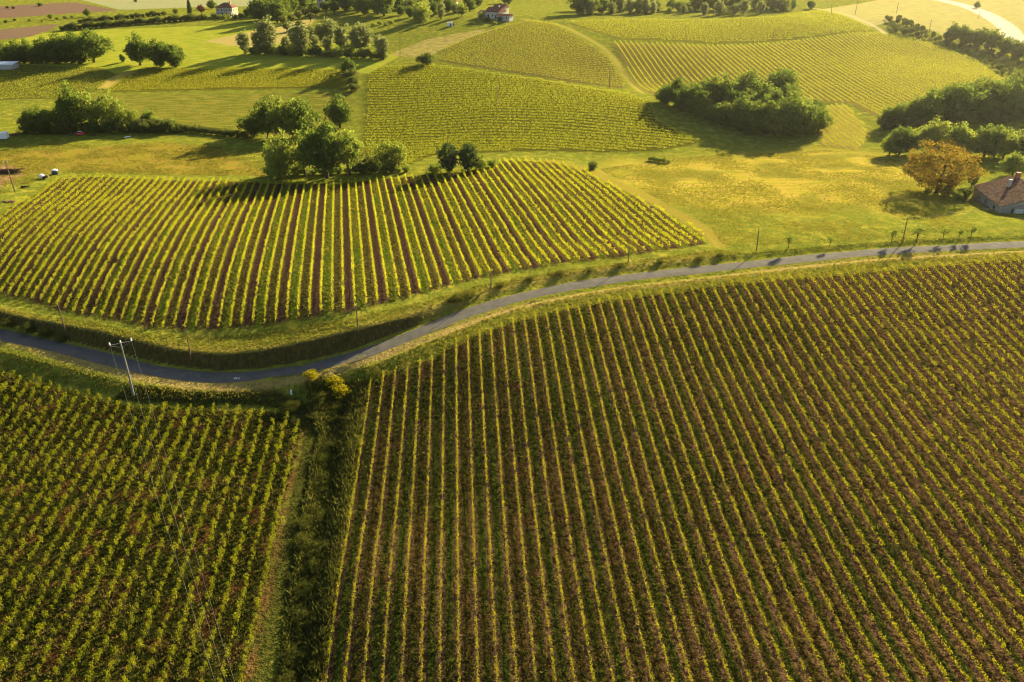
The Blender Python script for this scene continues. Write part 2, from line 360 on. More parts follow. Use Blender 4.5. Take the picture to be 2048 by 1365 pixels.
# ------------------------------------------------------------------ ground material
def soil_rows(g, key, soil, grass, n2, n3, pattern=None, strip=.38):
    sp, d, n, off = ROWS[key]
    r = g.math('DIVIDE', g.math('SUBTRACT', g.dot((n[0], n[1], 0)), off), sp)
    f = g.math('ABSOLUTE', g.math('SUBTRACT', g.math('FRACT', g.math('ADD', r, .5)), .5))     # 0 at a row, .5 mid alley
    f = g.math('ADD', f, g.math('MULTIPLY', g.math('SUBTRACT', n3, .5), .22))
    under = g.rmap(f, strip*.55/sp*1.6, strip*1.4/sp*1.3, 1, 0)
    col = grass
    if pattern:
        idx = g.math('FLOOR', r); m3 = g.math('FLOORED_MODULO', idx, 3.)
        col = g.mix(g.math('COMPARE', m3, 1., .3), col, pattern[0]); col = g.mix(g.math('COMPARE', m3, 2., .3), col, pattern[1])
    return g.mix(under, col, soil)
def ground_material():
    g = G('ground'); g.dim = '2D'
    n1 = g.noise(.05, 2.); n2 = g.noise(.28, 2., .65); n3 = g.noise(1.3, 2., .7); n4 = g.noise(5., 1., .75)
    sv = g.noise(.35, 2., .6, g.scalev((.35, 1.6, 1.)))            # windrows, drawn out across the slope
    mott = g.math('ADD', g.math('MULTIPLY', n3, .6), g.math('MULTIPLY', n4, .4))
    def two(a, b, lo=.40, hi=.60, n=None): return g.mix(g.rmap(n if n else mott, lo, hi), a, b)
    meadow = two((.08,.105,.012), (.19,.19,.022)); meadow = g.mix(g.rmap(n2, .45, .75), meadow, (.29,.255,.032))
    meadow = g.mix(g.rmap(n1, .4, .7, 0, .5), meadow, (.15,.17,.016))
    col = meadow
    def lay(col, name, c, soft=.8, wob=3.):
        sd = g.attr('sd_'+name); e = g.math('ADD', sd, g.math('MULTIPLY', g.math('SUBTRACT', n2, .5), wob))
        return g.mix(g.rmap(e, -soft, soft, 1, 0), col, c)
    straw = two((.34,.26,.07), (.42,.33,.10))
    col = lay(col, 'mown', g.mix(g.rmap(sv, .4, .62), two((.20,.24,.018), (.27,.29,.022)), (.33,.31,.035)))
    col = lay(col, 'straw', straw); col = lay(col, 'hay2', g.mix(g.rmap(n2, .35, .7), (.34,.27,.08), (.22,.19,.04)))
    hay = g.mix(g.rmap(sv, .38, .62), two((.25,.225,.016), (.33,.275,.024)), (.38,.27,.045))
    hay = g.mix(g.rmap(n2, .62, .8, 0, .5), hay, (.42,.35,.14)); hay = g.mix(g.rmap(n1, .52, .66, 0, .8), hay, (.17,.165,.02))
    col = lay(col, 'hay', hay, 7., 14.)
    weed = g.mix(g.rmap(sv, .4, .65), two((.065,.085,.009), (.18,.175,.02)), (.21,.18,.028)); weed = g.mix(g.rmap(n2, .70, .8, 0, .5), weed, (.34,.31,.14))
    col = lay(col, 'weedy', weed)
    col = lay(col, 'gold', g.mix(g.rmap(sv, .42, .6), two((.16,.155,.014), (.24,.195,.02)), (.25,.165,.03)), 2., 6.)
    col = lay(col, 'plough1', two((.14,.085,.055), (.19,.12,.08))); col = lay(col, 'plough2', two((.15,.095,.06), (.20,.13,.08)))
    col = lay(col, 'grey', two((.24,.24,.11), (.28,.27,.13))); col = lay(col, 'dryhill', g.mix(g.rmap(sv, .42, .62), two((.40,.36,.11), (.34,.31,.08)), (.30,.24,.09)))
    col = lay(col, 'yard', two((.24,.13,.06), (.30,.18,.09)), 1., 4.)
    # vineyards
    soilA = two((.030,.016,.007), (.135,.075,.036)); gA = g.mix(g.rmap(n2, .48, .7), two((.010,.014,.003), (.056,.052,.008)), two((.020,.011,.003), (.085,.046,.014)))
    gA = g.mix(g.rmap(n1, .5, .64, 0, .75), gA, two((.012,.022,.003), (.048,.064,.007)))
    sx = g.attr('east')                                              # the field is barer towards the house
    gA = g.mix(g.rmap(g.math('ADD', sx, g.math('MULTIPLY', n2, 40.)), 40, 130, 0, .45), gA, two((.022,.011,.006), (.10,.055,.03)))
    gA2 = g.mix(.55, gA, two((.010,.018,.003), (.05,.062,.008))); gA3 = g.mix(.5, gA, two((.018,.010,.003), (.075,.042,.013)))
    col = lay(col, 'A', soil_rows(g, 'A', soilA, gA, n2, n3, (gA2, gA3), .42))
    gB = g.mix(g.rmap(n2, .5, .66), two((.012,.015,.003), (.05,.046,.008)), two((.035,.017,.005), (.12,.06,.017)))
    col = lay(col, 'B', gB)
    brown = two((.026,.015,.009), (.085,.048,.028)); brown = g.mix(g.rmap(n1, .52, .66, 0, .6), brown, two((.03,.024,.007), (.085,.065,.016))); green = two((.04,.066,.006), (.11,.14,.012)); mixd = two((.026,.022,.006), (.10,.084,.018))
    col = lay(col, 'C', soil_rows(g, 'C', two((.06,.04,.016), (.11,.08,.02)), mixd, n2, n3, (brown, green), .3))
    for k, ga in (('D', two((.06,.062,.009), (.12,.11,.013))), ('E', two((.17,.13,.03), (.24,.185,.04))), ('F', two((.10,.085,.02), (.16,.13,.03))),
                  ('Gv', two((.12,.11,.018), (.18,.16,.022))), ('Hv', two((.10,.09,.012), (.15,.13,.013))), ('I', two((.09,.09,.016), (.13,.12,.018))), ('K', two((.24,.18,.04), (.3,.23,.05)))):
        col = lay(col, k, ga, .8, 2.)
    # tracks
    def line(col, name, c, soft=.5, wob=1.2):
        e = g.math('ADD', g.attr('ln_'+name), g.math('MULTIPLY', g.math('SUBTRACT', n2, .5), wob)); return g.mix(g.rmap(e, -soft, soft, 1, 0), col, c)
    col = line(col, 'track1', two((.022,.026,.005), (.06,.058,.010)))
    dry = two((.26,.18,.05), (.36,.26,.08)); col = line(col, 'drystrip', two((.05,.028,.009), (.13,.072,.022)), .6, 2.4)
    col = line(col, 'verge_s', dry, .8, 2.); col = line(col, 'verge_n', two((.22,.18,.03), (.30,.22,.05)), .9, 3.)
    col = line(col, 'midtrack', two((.20,.17,.025), (.28,.21,.035)), 1.); col = line(col, 'dirt', two((.34,.25,.05), (.42,.31,.08)), 1.)
    col = line(col, 'toproad', (.55,.47,.34), 1.); col = line(col, 'hilltrack', (.45,.36,.18), 1.); col = line(col, 'vtrack', two((.28,.24,.04), (.34,.28,.05)), 1.)
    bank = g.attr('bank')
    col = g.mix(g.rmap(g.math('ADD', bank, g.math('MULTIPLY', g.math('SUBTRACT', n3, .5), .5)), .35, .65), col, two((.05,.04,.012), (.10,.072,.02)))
    h = g.math('ADD', g.math('MULTIPLY', n3, .8), g.math('MULTIPLY', n4, .35))
    return g.done(g.diffuse(col, g.bump(h, .75, .55)))
def build_ground():
    ny, nx = MX.shape
    V = np.stack([MX, MY, MZ], -1).reshape(-1,3)
    idx = np.arange(ny*nx).reshape(ny, nx)
    F = np.stack([idx[:-1,:-1], idx[:-1,1:], idx[1:,1:], idx[1:,:-1]], -1).reshape(-1,4)
    o = mesh_np('ground', V, F, ground_material(), smooth=True); tag(o, kind='structure')
    x = MX.ravel(); y = MY.ravel()
    def put(name, val):
        a = o.data.attributes.new(name, 'FLOAT', 'POINT'); a.data.foreach_set('value', np.ascontiguousarray(val, np.float32))
    for k, P in FW.items():
        lo = P.min(0)-14; hi = P.max(0)+14; sel = (x > lo[0]) & (x < hi[0]) & (y > lo[1]) & (y < hi[1])
        sd = np.full(len(x), 14.); sd[sel] = np.clip(sdist(x[sel], y[sel], P), -14, 14); put('sd_'+k, sd)
    for k, (P, w) in LW.items():
        lo = P[:, :2].min(0)-15; hi = P[:, :2].max(0)+15; sel = (x > lo[0]) & (x < hi[0]) & (y > lo[1]) & (y < hi[1])
        sd = np.full(len(x), 12.); sd[sel] = np.clip(poly_dist(x[sel], y[sel], P)-w, -12, 12); put('ln_'+k, sd)
    put('east', x)
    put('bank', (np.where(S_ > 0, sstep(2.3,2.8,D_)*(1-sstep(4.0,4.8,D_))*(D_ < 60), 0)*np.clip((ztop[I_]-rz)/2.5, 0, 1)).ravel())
build_ground()

# ------------------------------------------------------------------ asphalt road
def asphalt():
    g = G('asphalt'); n = g.noise(.5, 4.); f = g.noise(9., 3.); a = g.attr('across')
    wheel = g.rmap(g.math('ABSOLUTE', g.math('SUBTRACT', g.math('ABSOLUTE', a), .45)), .0, .3)
    c = g.mix(g.rmap(n, .35, .7), (.095,.086,.074), (.14,.126,.105)); c = g.mix(wheel, g.mix(.35, c, (.115,.105,.09)), c)
    edge = g.rmap(g.math('ADD', g.math('ABSOLUTE', a), g.math('MULTIPLY', g.math('SUBTRACT', g.noise(1.1, 4.), .5), .5)), .85, 1.0)
    c = g.mix(edge, c, (.17,.13,.06)); c = g.mix(g.rmap(g.noise(.12, 3.), .55, .7, 0, .5), c, (.085,.08,.072))
    return g.done(g.bsdf(c, .95, g.bump(f, .4, .04), .02))
NA = 9
ac = np.linspace(-1, 1, NA); nrm = np.stack([-RT[:,1], RT[:,0]], 1)
W = 1.95+.12*np.sin(np.arange(len(ROAD))*.31)
RV = np.zeros((len(ROAD), NA, 3))
RV[...,0] = ROAD[:,None,0]+nrm[:,None,0]*ac*W[:,None]; RV[...,1] = ROAD[:,None,1]+nrm[:,None,1]*ac*W[:,None]
RV[...,2] = ROAD[:,None,2]+.09-.07*ac[None,:]**2
ri = np.arange(len(ROAD)*NA).reshape(-1, NA)
road = mesh_np('road', RV.reshape(-1,3), np.stack([ri[:-1,1:], ri[:-1,:-1], ri[1:,:-1], ri[1:,1:]], -1).reshape(-1,4), asphalt(), smooth=True)
road.data.attributes.new('across', 'FLOAT', 'POINT').data.foreach_set('value', np.tile(ac, len(ROAD)).astype(np.float32))
tag(road, kind='structure')
# ------------------------------------------------------------------ vines
VINE = leaf_mat('vine_leaves', (.16,.18,.010), (.32,.30,.016), (.36,.37,.010), (.60,.54,.02), .55, .15)
VINE_A = leaf_mat('dimmed_vine_leaves', (.105,.115,.007), (.245,.215,.011), (.25,.25,.007), (.48,.40,.014), .55, .15)  # same vines, the dimmer foreground light put into the leaf colour
VINE_G = leaf_mat('young_vine_leaves', (.065,.085,.007), (.205,.20,.012), (.165,.195,.008), (.42,.38,.015), .55, .25)
VINE_FAR = leaf_mat('far_vine_leaves', (.15,.17,.014), (.27,.27,.02), (.31,.33,.015), (.52,.50,.03), .5, .0)
WOOD = plain_mat('vine_wood', (.07,.05,.035), .9)
def row_runs(key, step=.5, kmax=400, shrink=0.):
    """straight runs of each row inside its field: (row number, origin xy, length)"""
    sp, d, n, off = ROWS[key]; P = FW[key]; pr = P@n; al = P@d; out = []
    a0, a1 = al.min()-2, al.max()+2; s = np.arange(a0, a1, step)
    for k in range(int(math.floor((pr.min()-off)/sp)), int(math.ceil((pr.max()-off)/sp))+1):
        xy = n[None]*(k*sp+off)+d[None]*s[:,None]
        ins = sdist(xy[:,0], xy[:,1], P) < -shrink
        # drop what lies well outside the view
        z = H(xy[:,0], xy[:,1])-CAMZ; dep = xy[:,1]*cP-z*sP; u = CX+FPX*xy[:,0]/np.maximum(dep, 1); v = CY-FPX*(xy[:,1]*sP+z*cP)/np.maximum(dep, 1)
        ins &= (dep > 20) & (u > -260) & (u < 2310) & (v < 1560)
        e = np.diff(np.concatenate([[0], ins.astype(int), [0]])); st = np.where(e == 1)[0]; en = np.where(e == -1)[0]
        for i, j in zip(st, en):
            if (j-i)*step > 4: out.append((k, xy[i], (j-i)*step))
    return out
def leaf_row(xy, L, d, n, per_m, size, hz, wid, gap, seed, vary=.25):
    """leaf centres of one row of vines"""
    r = np.random.default_rng(seed); m = max(2, int(L/1.0))
    s = (np.arange(m)+r.uniform(.2,.8,m))*L/m; vig = np.clip(r.normal(1, vary, m), .35, 1.5)
    keep = r.random(m) > gap; s = s[keep]; vig = vig[keep]
    cnt = np.maximum(3, (per_m*vig).astype(int)); sp = np.repeat(s, cnt); vg = np.repeat(vig, cnt); N = len(sp)
    al = sp+np.clip(r.normal(0, .34, N), -.75, .75); sd = np.clip(r.normal(0, wid, N), -2.2*wid, 2.2*wid)
    x = xy[0]+d[0]*al+n[0]*sd; y = xy[1]+d[1]*al+n[1]*sd
    z = H(x, y)+hz[0]+(hz[1]-hz[0])*r.beta(1.6, 1.6, N)*np.clip(vg, .6, 1.25)
    bx = xy[0]+d[0]*s; by = xy[1]+d[1]*s
    return np.stack([x, y, z], 1), size*r.uniform(.7, 1.35, N), np.stack([bx, by, H(bx, by)], 1)
def trunks(B, h=.62, w=.035):
    """bent vine trunks as three-sided stems"""
    N = len(B); ang = np.array([0, 2.094, 4.189]); lo = B[:,None,:]+np.stack([w*np.cos(ang), w*np.sin(ang), -.1+0*ang], -1)[None]
    top = B+np.concatenate([rng.normal(0, .06, (N,2)), np.full((N,1), h)], 1); hi = top[:,None,:]+np.stack([.6*w*np.cos(ang), .6*w*np.sin(ang), 0*ang], -1)[None]
    V = np.concatenate([lo, hi], 1).reshape(-1,3); b = np.arange(N)[:,None]*6
    F = np.concatenate([b+np.array([[0,1,4,3]]), b+np.array([[1,2,5,4]]), b+np.array([[2,0,3,5]])], 0); return V, F
def vine_rows(key, mat, per_m, size, hz, wid, gap, where, group, stem=True, frm='left'):
    sp, d, n, off = ROWS[key]; runs = row_runs(key); ks = sorted({r[0] for r in runs}); rank = {k: i+1 for i, k in enumerate(ks)}
    seen = {}
    for k, xy, L in runs:
        seen[k] = seen.get(k, 0)+1
        C, S, B = leaf_row(xy, L, d, n, per_m, size, hz, wid, gap, 1000*len(key)+ord(key[0])*77+k+50*seen[k])
        base = np.array([xy[0], xy[1], H(xy[0], xy[1])]); V, F = quads(C, S, .35)
        cs_ = np.append(np.arange(0, L, 2.5), L); cx = xy[0]+d[0]*cs_; cy = xy[1]+d[1]*cs_; cz = H(cx, cy)+hz[0]+.12      # the trained woody arm along the wire
        ring = np.stack([np.stack([cx+n[0]*o_, cy+n[1]*o_, cz+q_], 1) for o_, q_ in ((-.03,0.),(.03,0.),(0.,.05))], 1); i_ = np.arange(len(cs_)-1)[:,None]*3
        F3 = np.concatenate([i_+np.array([[p_, (p_+1)%3, (p_+1)%3+3, p_+3]]) for p_ in range(3)], 0)
        V2, F2 = trunks(B) if stem else (np.zeros((0,3)), np.zeros((0,4), int))
        VV = np.vstack([V, ring.reshape(-1,3), V2])-base; FF = np.vstack([F, F3+len(V), F2+len(V)+len(ring)*3])
        root = mesh_np('vine_row', VV, FF, [mat, WOOD], midx=np.r_[np.zeros(len(F)), np.ones(len(FF)-len(F))]); root.location = base
        lab = f'{nth(rank[k])} vine row {where}' + (', shorter piece' if seen[k] > 1 else '')
        tag(root, lab, 'vine row', group)
    return len(runs)
nA_ = vine_rows('A', VINE_A, 43, .128, (.40, 1.25), .11, .05, 'right of the weedy ditch, lower right vineyard', 'vine rows of the lower right vineyard')
nC_ = vine_rows('C', VINE, 26, .20, (.35, 1.3), .14, .02, 'from the left in the striped vineyard above the road', 'vine rows of the striped vineyard above the road', stem=False)
# lower left vineyard: every vine stands free of its neighbours and is a part of its row
sp, d, n, off = ROWS['B']
VM = []
for i in range(10):
    r = np.random.default_rng(300+i); N = int(r.integers(50, 110)); hh = r.uniform(1.05, 1.75)
    C = np.stack([np.clip(r.normal(0, .15, N), -.4, .4), np.clip(r.normal(0, .15, N), -.4, .4), .45+(hh-.45)*r.beta(1.5, 1.3, N)], 1)
    V, F = quads(C, .12*r.uniform(.7, 1.4, N), .3); V2, F2 = trunks(np.zeros((1,3)), .6, .04)
    me = mesh_np('vine', np.vstack([V, V2]), np.vstack([F, F2+len(V)]), [VINE_G, WOOD], midx=np.r_[np.zeros(len(F)), np.ones(len(F2))])
    VM.append(me.data); bpy.data.objects.remove(me)
runs = row_runs('B'); ks = sorted({r_[0] for r_ in runs}, reverse=True); rank = {k: i+1 for i, k in enumerate(ks)}; nvine = 0; seen = {}
for k, xy, L in runs:
    seen[k] = seen.get(k, 0)+1
    base = np.array([xy[0], xy[1], H(xy[0], xy[1])]); root = link('vine_row', None, loc=base)
    tag(root, f'{nth(rank[k])} vine row left of the weedy ditch, lower left vineyard'+(', shorter piece' if seen[k] > 1 else ''), 'vine row', 'vine rows of the lower left vineyard')
    s = np.arange(.4, L, .9); s = s+rng.normal(0, .12, len(s)); s = s[rng.random(len(s)) > .07]
    wob = rng.normal(0, .07, len(s)); X = xy[0]+d[0]*s+n[0]*wob; Y = xy[1]+d[1]*s+n[1]*wob; Z = H(X, Y)
    for x, y, z in zip(X, Y, Z):
        o = bpy.data.objects.new('vine', VM[int(rng.integers(10))]); COL.objects.link(o); o.parent = root
        o.location = (x-base[0], y-base[1], z-base[2]-.03); o.rotation_euler = (rng.normal(0,.1), rng.normal(0,.1), rng.uniform(0, 6.28)); q = rng.uniform(.75, 1.2); o.scale = (q, q, q*rng.uniform(.9, 1.15)); nvine += 1
# vineyards further off: too many rows to tell apart, one mass each
def far_vines(key, per_m, size, hz, wid, gap, label):
    sp, d, n, off = ROWS[key]; Cs = []; Ss = []
    for k, xy, L in row_runs(key, 1.0):
        C, S, B = leaf_row(xy, L, d, n, per_m, size, hz, wid, gap, k+5000, .1); Cs.append(C); Ss.append(S)
    V, F = quads(np.vstack(Cs), np.concatenate(Ss), .3)
    tag(mesh_np('vineyard', V, F, VINE_FAR), label, 'vineyard', kind='stuff')
far_vines('D', 32, .19, (.4,1.3), .12, .0, 'sunlit vineyard in the middle of the valley with rows running across')
far_vines('E', 22, .22, (.4,1.4), .12, .0, 'vineyard with slanting rows on the hillside above the dark wood')
far_vines('F', 20, .2, (.4,1.2), .12, .0, 'rounded hill vineyard below the white farmhouse')
far_vines('Gv', 14, .25, (.4,1.3), .14, .02, 'pale vineyard along the hilltop below the row of poplars')
far_vines('Hv', 24, .2, (.4,1.3), .13, .0, 'bright vineyard below the pair of round trees on the left')
far_vines('I', 10, .26, (.2,.9), .4, .1, 'dull green crop rows at the left edge')
far_vines('K', 20, .24, (.3,1.3), .2, .05, 'small vineyard corner between the two dark woods')
print('ROWS', nA_, nC_, len(runs), 'vines', nvine)
# ------------------------------------------------------------------ trees
BARK = plain_mat('bark', (.075,.055,.04), .9, .4, 3., .1, 0., .05)
L_OAK = leaf_mat('oak_leaves', (.047,.086,.018), (.119,.162,.030), (.130,.194,.018), (.281,.324,.043), .38, .35)
L_LIGHT = leaf_mat('light_leaves', (.112,.160,.030), (.225,.263,.056), (.225,.281,.027), (.413,.431,.056), .42, .35)
L_POPLAR = leaf_mat('poplar_leaves', (.106,.136,.045), (.227,.242,.091), (.227,.257,.060), (.393,.393,.121), .42, .3)
L_BRONZE = leaf_mat('bronze_leaves', (.065,.075,.012), (.21,.11,.018), (.15,.145,.012), (.38,.20,.02), .45, .1)
L_COPPER = leaf_mat('copper_leaves', (.07,.02,.02), (.13,.035,.03), (.12,.03,.02), (.2,.06,.03), .35, .1)
L_ROUND = leaf_mat('round_leaves', (.054,.082,.022), (.126,.144,.036), (.126,.162,.018), (.234,.234,.054), .38, .4)
L_BROOM = leaf_mat('broom_flowers', (.14,.14,.01), (.48,.37,.012), (.2,.2,.01), (.55,.42,.012), .4, .0)
L_FIR = leaf_mat('fir_needles', (.032,.064,.026), (.080,.120,.040), (.064,.112,.016), (.144,.176,.032), .3, .3)
L_WEED = leaf_mat('ditch_leaves', (.03,.045,.010), (.10,.105,.022), (.07,.09,.012), (.20,.18,.03), .4, .4)
def crown_pts(r, nc, nl, rx, rz, cz, rc, lumps=.25, kind='ell'):
    """leaf centres for a crown of unit height"""
    P = []
    ph = r.uniform(0, 6.28, 6); fr = r.integers(2, 5, 6)
    for i in range(nc):
        if kind == 'cone':
            h = r.uniform(.06, 1.)**.8; rad = rx*(1-h)*(1.0 if (h*9)%1 < .6 else .55)*math.sqrt(r.uniform(.2, 1)); a = r.uniform(0, 6.28)
            c = np.array([rad*math.cos(a), rad*math.sin(a), .06+.92*h])
        else:
            v = r.normal(size=3); v /= np.linalg.norm(v); a = math.atan2(v[1], v[0])
            k = 1+lumps*(.5*math.sin(fr[0]*a+ph[0])+.4*math.sin(fr[1]*a+3*v[2]+ph[1])+.35*math.sin(4*v[2]+ph[2])+.4*(r.random()-.5))
            rr = (r.uniform(.18, 1.)**.45)*k
            if v[2] < -.35: rr *= .82
            c = np.array([v[0]*rx*rr, v[1]*rx*rr, cz+v[2]*rz*rr])
        P.append(c+np.clip(r.normal(0, 1, (nl, 3)), -2, 2)*rc*np.array([1, 1, .7]))
    P = np.vstack(P); P[:,2] = np.maximum(P[:,2], .015); return P
KINDS = dict(   # nc, nl, rx, rz, cz, rc, leaf, material, lumps, shape, trunk radius, trunk top
 oak=(180,26,.44,.46,.52,.058,.048,L_OAK,.32,'ell',.035,.5), dark=(200,26,.46,.49,.47,.055,.046,L_OAK,.28,'ell',.035,.5),
 light=(170,24,.42,.48,.49,.056,.046,L_LIGHT,.38,'ell',.028,.55), sparse=(90,22,.36,.42,.56,.050,.046,L_LIGHT,.5,'ell',.022,.6),
 poplar=(130,24,.22,.48,.50,.042,.036,L_POPLAR,.3,'ell',.022,.6), bronze=(380,30,.68,.48,.49,.040,.024,L_BRONZE,.22,'ell',.04,.5),
 bush=(90,24,.60,.46,.44,.085,.080,L_ROUND,.3,'ell',.03,.3), lightbush=(80,22,.60,.46,.44,.085,.078,L_LIGHT,.35,'ell',.03,.3),
 ball=(120,22,.46,.38,.60,.045,.055,L_ROUND,.08,'ell',.04,.4), fir=(150,18,.32,.5,.5,.035,.042,L_FIR,.2,'cone',.025,.9),
 copper=(110,24,.50,.40,.58,.055,.055,L_COPPER,.25,'ell',.035,.5), cypress=(110,24,.30,.48,.50,.045,.048,L_FIR,.2,'ell',.03,.5),
 sapling=(26,16,.30,.28,.68,.05,.062,L_LIGHT,.4,'ell',.022,.7), broom=(60,26,.55,.42,.46,.09,.075,L_BROOM,.3,'ell',.03,.3),
 weed=(110,24,.95,.48,.36,.12,.060,L_WEED,.4,'ell',.03,.25))
PROTO = {}
def proto(kind, var):
    if (kind, var) in PROTO: return PROTO[kind, var]
    nc, nl, rx, rz, cz, rc, lf, mat, lumps, shape, tr, tt = KINDS[kind]
    r = np.random.default_rng(abs(sum(ord(c)*(i+3) for i, c in enumerate(kind)))*10+var)
    P = crown_pts(r, nc, nl, rx, rz, cz, rc, lumps, shape); V, F = quads(P, lf*r.uniform(.7, 1.35, len(P)), .25)
    o = mesh_np('crown', V, F, mat); cm = o.data; bpy.data.objects.remove(o)
    m = MB(); lean = r.normal(0, .015, 2)
    m.tube([(0,0,-.03), (lean[0],lean[1],tt*.35), (lean[0]*2,lean[1]*2,tt*.7), (lean[0]*3,lean[1]*3,tt*1.25)], [tr*1.3, tr, tr*.75, tr*.25], 7)
    for i in range(7 if kind not in ('bush','lightbush','broom','weed') else 4):
        q = P[r.integers(len(P))]; b = np.array([lean[0]*1.5, lean[1]*1.5, tt*r.uniform(.35, .8)]); mid = (b+q)/2+np.array([0,0,.04])
        m.tube([b, mid, q], [tr*.5, tr*.3, tr*.08], 5)
    o = m.build('trunk', BARK); tm = o.data; bpy.data.objects.remove(o)
    PROTO[kind, var] = (cm, tm); return cm, tm
TREES = 0
def tree(name, u, vb, hpx, kind, label, group=None, cat='tree', wide=1., pos=None):
    """a tree whose foot stands at pixel (u, vb) and which is hpx pixels tall there"""
    global TREES
    if pos is None: q, t = hit1(u, vb)
    else: q, t = pos
    dep = math.atan2(CAMZ-q[2], math.hypot(q[0], q[1])); h = hpx*t/FPX/math.cos(dep)
    cm, tm = proto(kind, int(rng.integers(3))); root = link(name, None, loc=(q[0], q[1], q[2]-.02*h))
    root.rotation_euler = (0, 0, rng.uniform(0, 6.28)); w = wide*rng.uniform(.92, 1.08); root.scale = (h*w, h*w*rng.uniform(.92,1.08), h)
    link('crown', cm, root); link('trunk', tm, root); tag(root, label, cat, group); TREES += 1
    return root
def cluster(name, items, what, where, group, cat='tree', jit=False):
    """items (u, vb, hpx, kind[, wide]); labels count them from the left"""
    if jit: items = [(i[0]+rng.normal(0, 5), i[1]+rng.normal(0, 1.5), i[2]*rng.uniform(.78, 1.22))+tuple(i[3:]) for i in items]
    items = sorted(items, key=lambda i: i[0]); n = len(items)
    for i, it in enumerate(items):
        rank = 'leftmost' if i == 0 else ('rightmost' if i == n-1 else nth(i+1)+' from left')
        tree(name, it[0], it[1], it[2], it[3], f'{what} {where}, {rank}', group, cat, it[4] if len(it) > 4 else 1.)
cluster('oak_tree', [(10,123,36,'oak'),(35,125,40,'dark'),(58,125,42,'oak'),(92,126,46,'dark'),(122,125,52,'dark'),(150,125,55,'oak'),(188,125,60,'oak',1.1)], 'dark round oak', 'in the row at the far left field edge', 'oaks at the left field edge')
cluster('shrub', [(52+i*17, 267-(i > 4)*2, 16+6*(i%3), 'bush' if i%3 else 'weed') for i in range(19)], 'dark undergrowth shrub', 'at the foot of the hedge behind the red car', 'undergrowth behind the red car', 'shrub')
cluster('shrub', [(2+i*16, 127, 14+5*(i%3), 'bush') for i in range(11)], 'dark undergrowth shrub', 'under the oaks at the far left field edge', 'undergrowth of the left oaks', 'shrub')
cluster('oak_tree', [(281,131,57,'oak'),(322,134,54,'dark'),(352,135,44,'dark')], 'dark round tree', 'of the group standing alone in the bright mown field', 'three round trees in the mown field')
tree('bush', 246,125,16,'cypress', 'small dark bush left of the three round trees in the mown field', cat='bush')
cluster('hedge_tree', [(66,266,46,'dark'),(92,266,52,'dark'),(118,263,38,'sparse'),(152,263,86,'oak',.8),(186,262,72,'sparse'),(226,261,70,'light'),(265,259,40,'sparse'),(302,259,38,'light'),(323,262,25,'bush'),(346,263,24,'light')], 'tree', 'in the hedge behind the red car, left', 'trees of the hedge behind the red car')
cluster('hedge_bush', [(u, 262+(u-360)*.11, 15, 'bush') for u in range(360, 495, 13)], 'low dark bush', 'of the hedge running right from the red car', 'low hedge bushes', 'bush')
cluster('oak_tree', [(508,274,46,'dark'),(537,276,74,'oak',.85),(566,279,80,'light',.85),(600,276,74,'oak',.85)], 'tall green tree', 'of the clump left of the grassy track', 'clump left of the grassy track')
tree('oak_tree', 680,256,58,'oak', 'single dark oak beside the grassy track between the fields', wide=.95)
cluster('field_tree', [(560,357,84,'light',.8),(612,354,84,'sparse'),(655,357,112,'oak',.75),(700,352,92,'sparse',.8),(735,347,38,'bush'),(772,345,62,'sparse'),(797,343,58,'sparse',.8)], 'tall tree', 'at the top edge of the striped vineyard', 'trees at the top edge of the striped vineyard')
cluster('shrub', [(u, 352-(u-540)*.03, 18+8*math.sin(u), 'lightbush' if u%3 else 'bush') for u in range(542, 830, 17)], 'low shrub', 'under the tall trees above the striped vineyard', 'shrubs under the tall trees', 'shrub')
cluster('cypress_tree', [(897,346,60,'cypress',1.1),(936,342,54,'cypress',1.1)], 'dense dark green tree', 'of the pair above the striped vineyard', 'pair of dense trees')
cluster('shrub', [(870,346,22,'lightbush'),(960,339,26,'lightbush'),(985,334,16,'lightbush')], 'pale shrub', 'beside the pair of dense dark trees', 'pale shrubs by the dense trees', 'shrub')
tree('bush', 1185,339,17,'bush', 'small dark bush at the upper right corner of the striped vineyard', cat='bush')
cluster('shrub', [(1300+i*9, 322+i*1.3, 9+3*(i%2), 'lightbush') for i in range(5)], 'low scrub bush', 'in the meadow under the wood shadow', 'scrub in the golden meadow', 'shrub')
cluster('hedge_bush', [(698,152,34,'dark'),(703,162,26,'bush'),(706,172,20,'bush'),(708,182,16,'bush')], 'dark bush', 'of the short hedge on the grassy track', 'short hedge on the grassy track', 'bush')
tree('bush', 853,130,26,'bush', 'lone leaning bush at the corner of the middle vineyard', cat='bush')
pop = [(497,107,50),(516,105,52),(546,109,54),(575,108,40),(603,112,58),(590,92,42),(618,90,48),(640,88,46),(662,88,46),(628,102,36),(676,104,40),(655,108,30),(690,107,44),(714,108,46),(733,110,48),(754,114,48),(770,119,46)]
cluster('poplar_tree', [(a,b,c*1.08,'poplar',1.2) for a,b,c in pop], 'silvery green poplar', 'in the poplar grove', 'poplars of the grove', jit=True)
cluster('shrub', [(505+i*16, 108+i*.7, 14+5*(i%3), 'lightbush' if i%2 else 'bush') for i in range(17)], 'low shrub', 'at the foot of the poplar grove', 'shrubs of the poplar grove', 'shrub')
cluster('wood_shrub', [(1345+i*17, 209+60*min(1, i/9.)+(i > 13)*-6*(i-13), 20+6*(i%3), 'bush') for i in range(18)], 'dark shrub', 'along the shaded foot of the central wood', 'shrubs of the central wood', 'shrub', jit=True)
cluster('wood_shrub', [(1770+i*18, 260-i*1.4, 22+5*(i%3), 'bush') for i in range(16)], 'dark shrub', 'along the foot of the right edge wood', 'shrubs of the right edge wood', 'shrub', jit=True)
tree('hawthorn_tree', 699,117,28,'sparse', 'yellowish small tree in front of the poplar grove')
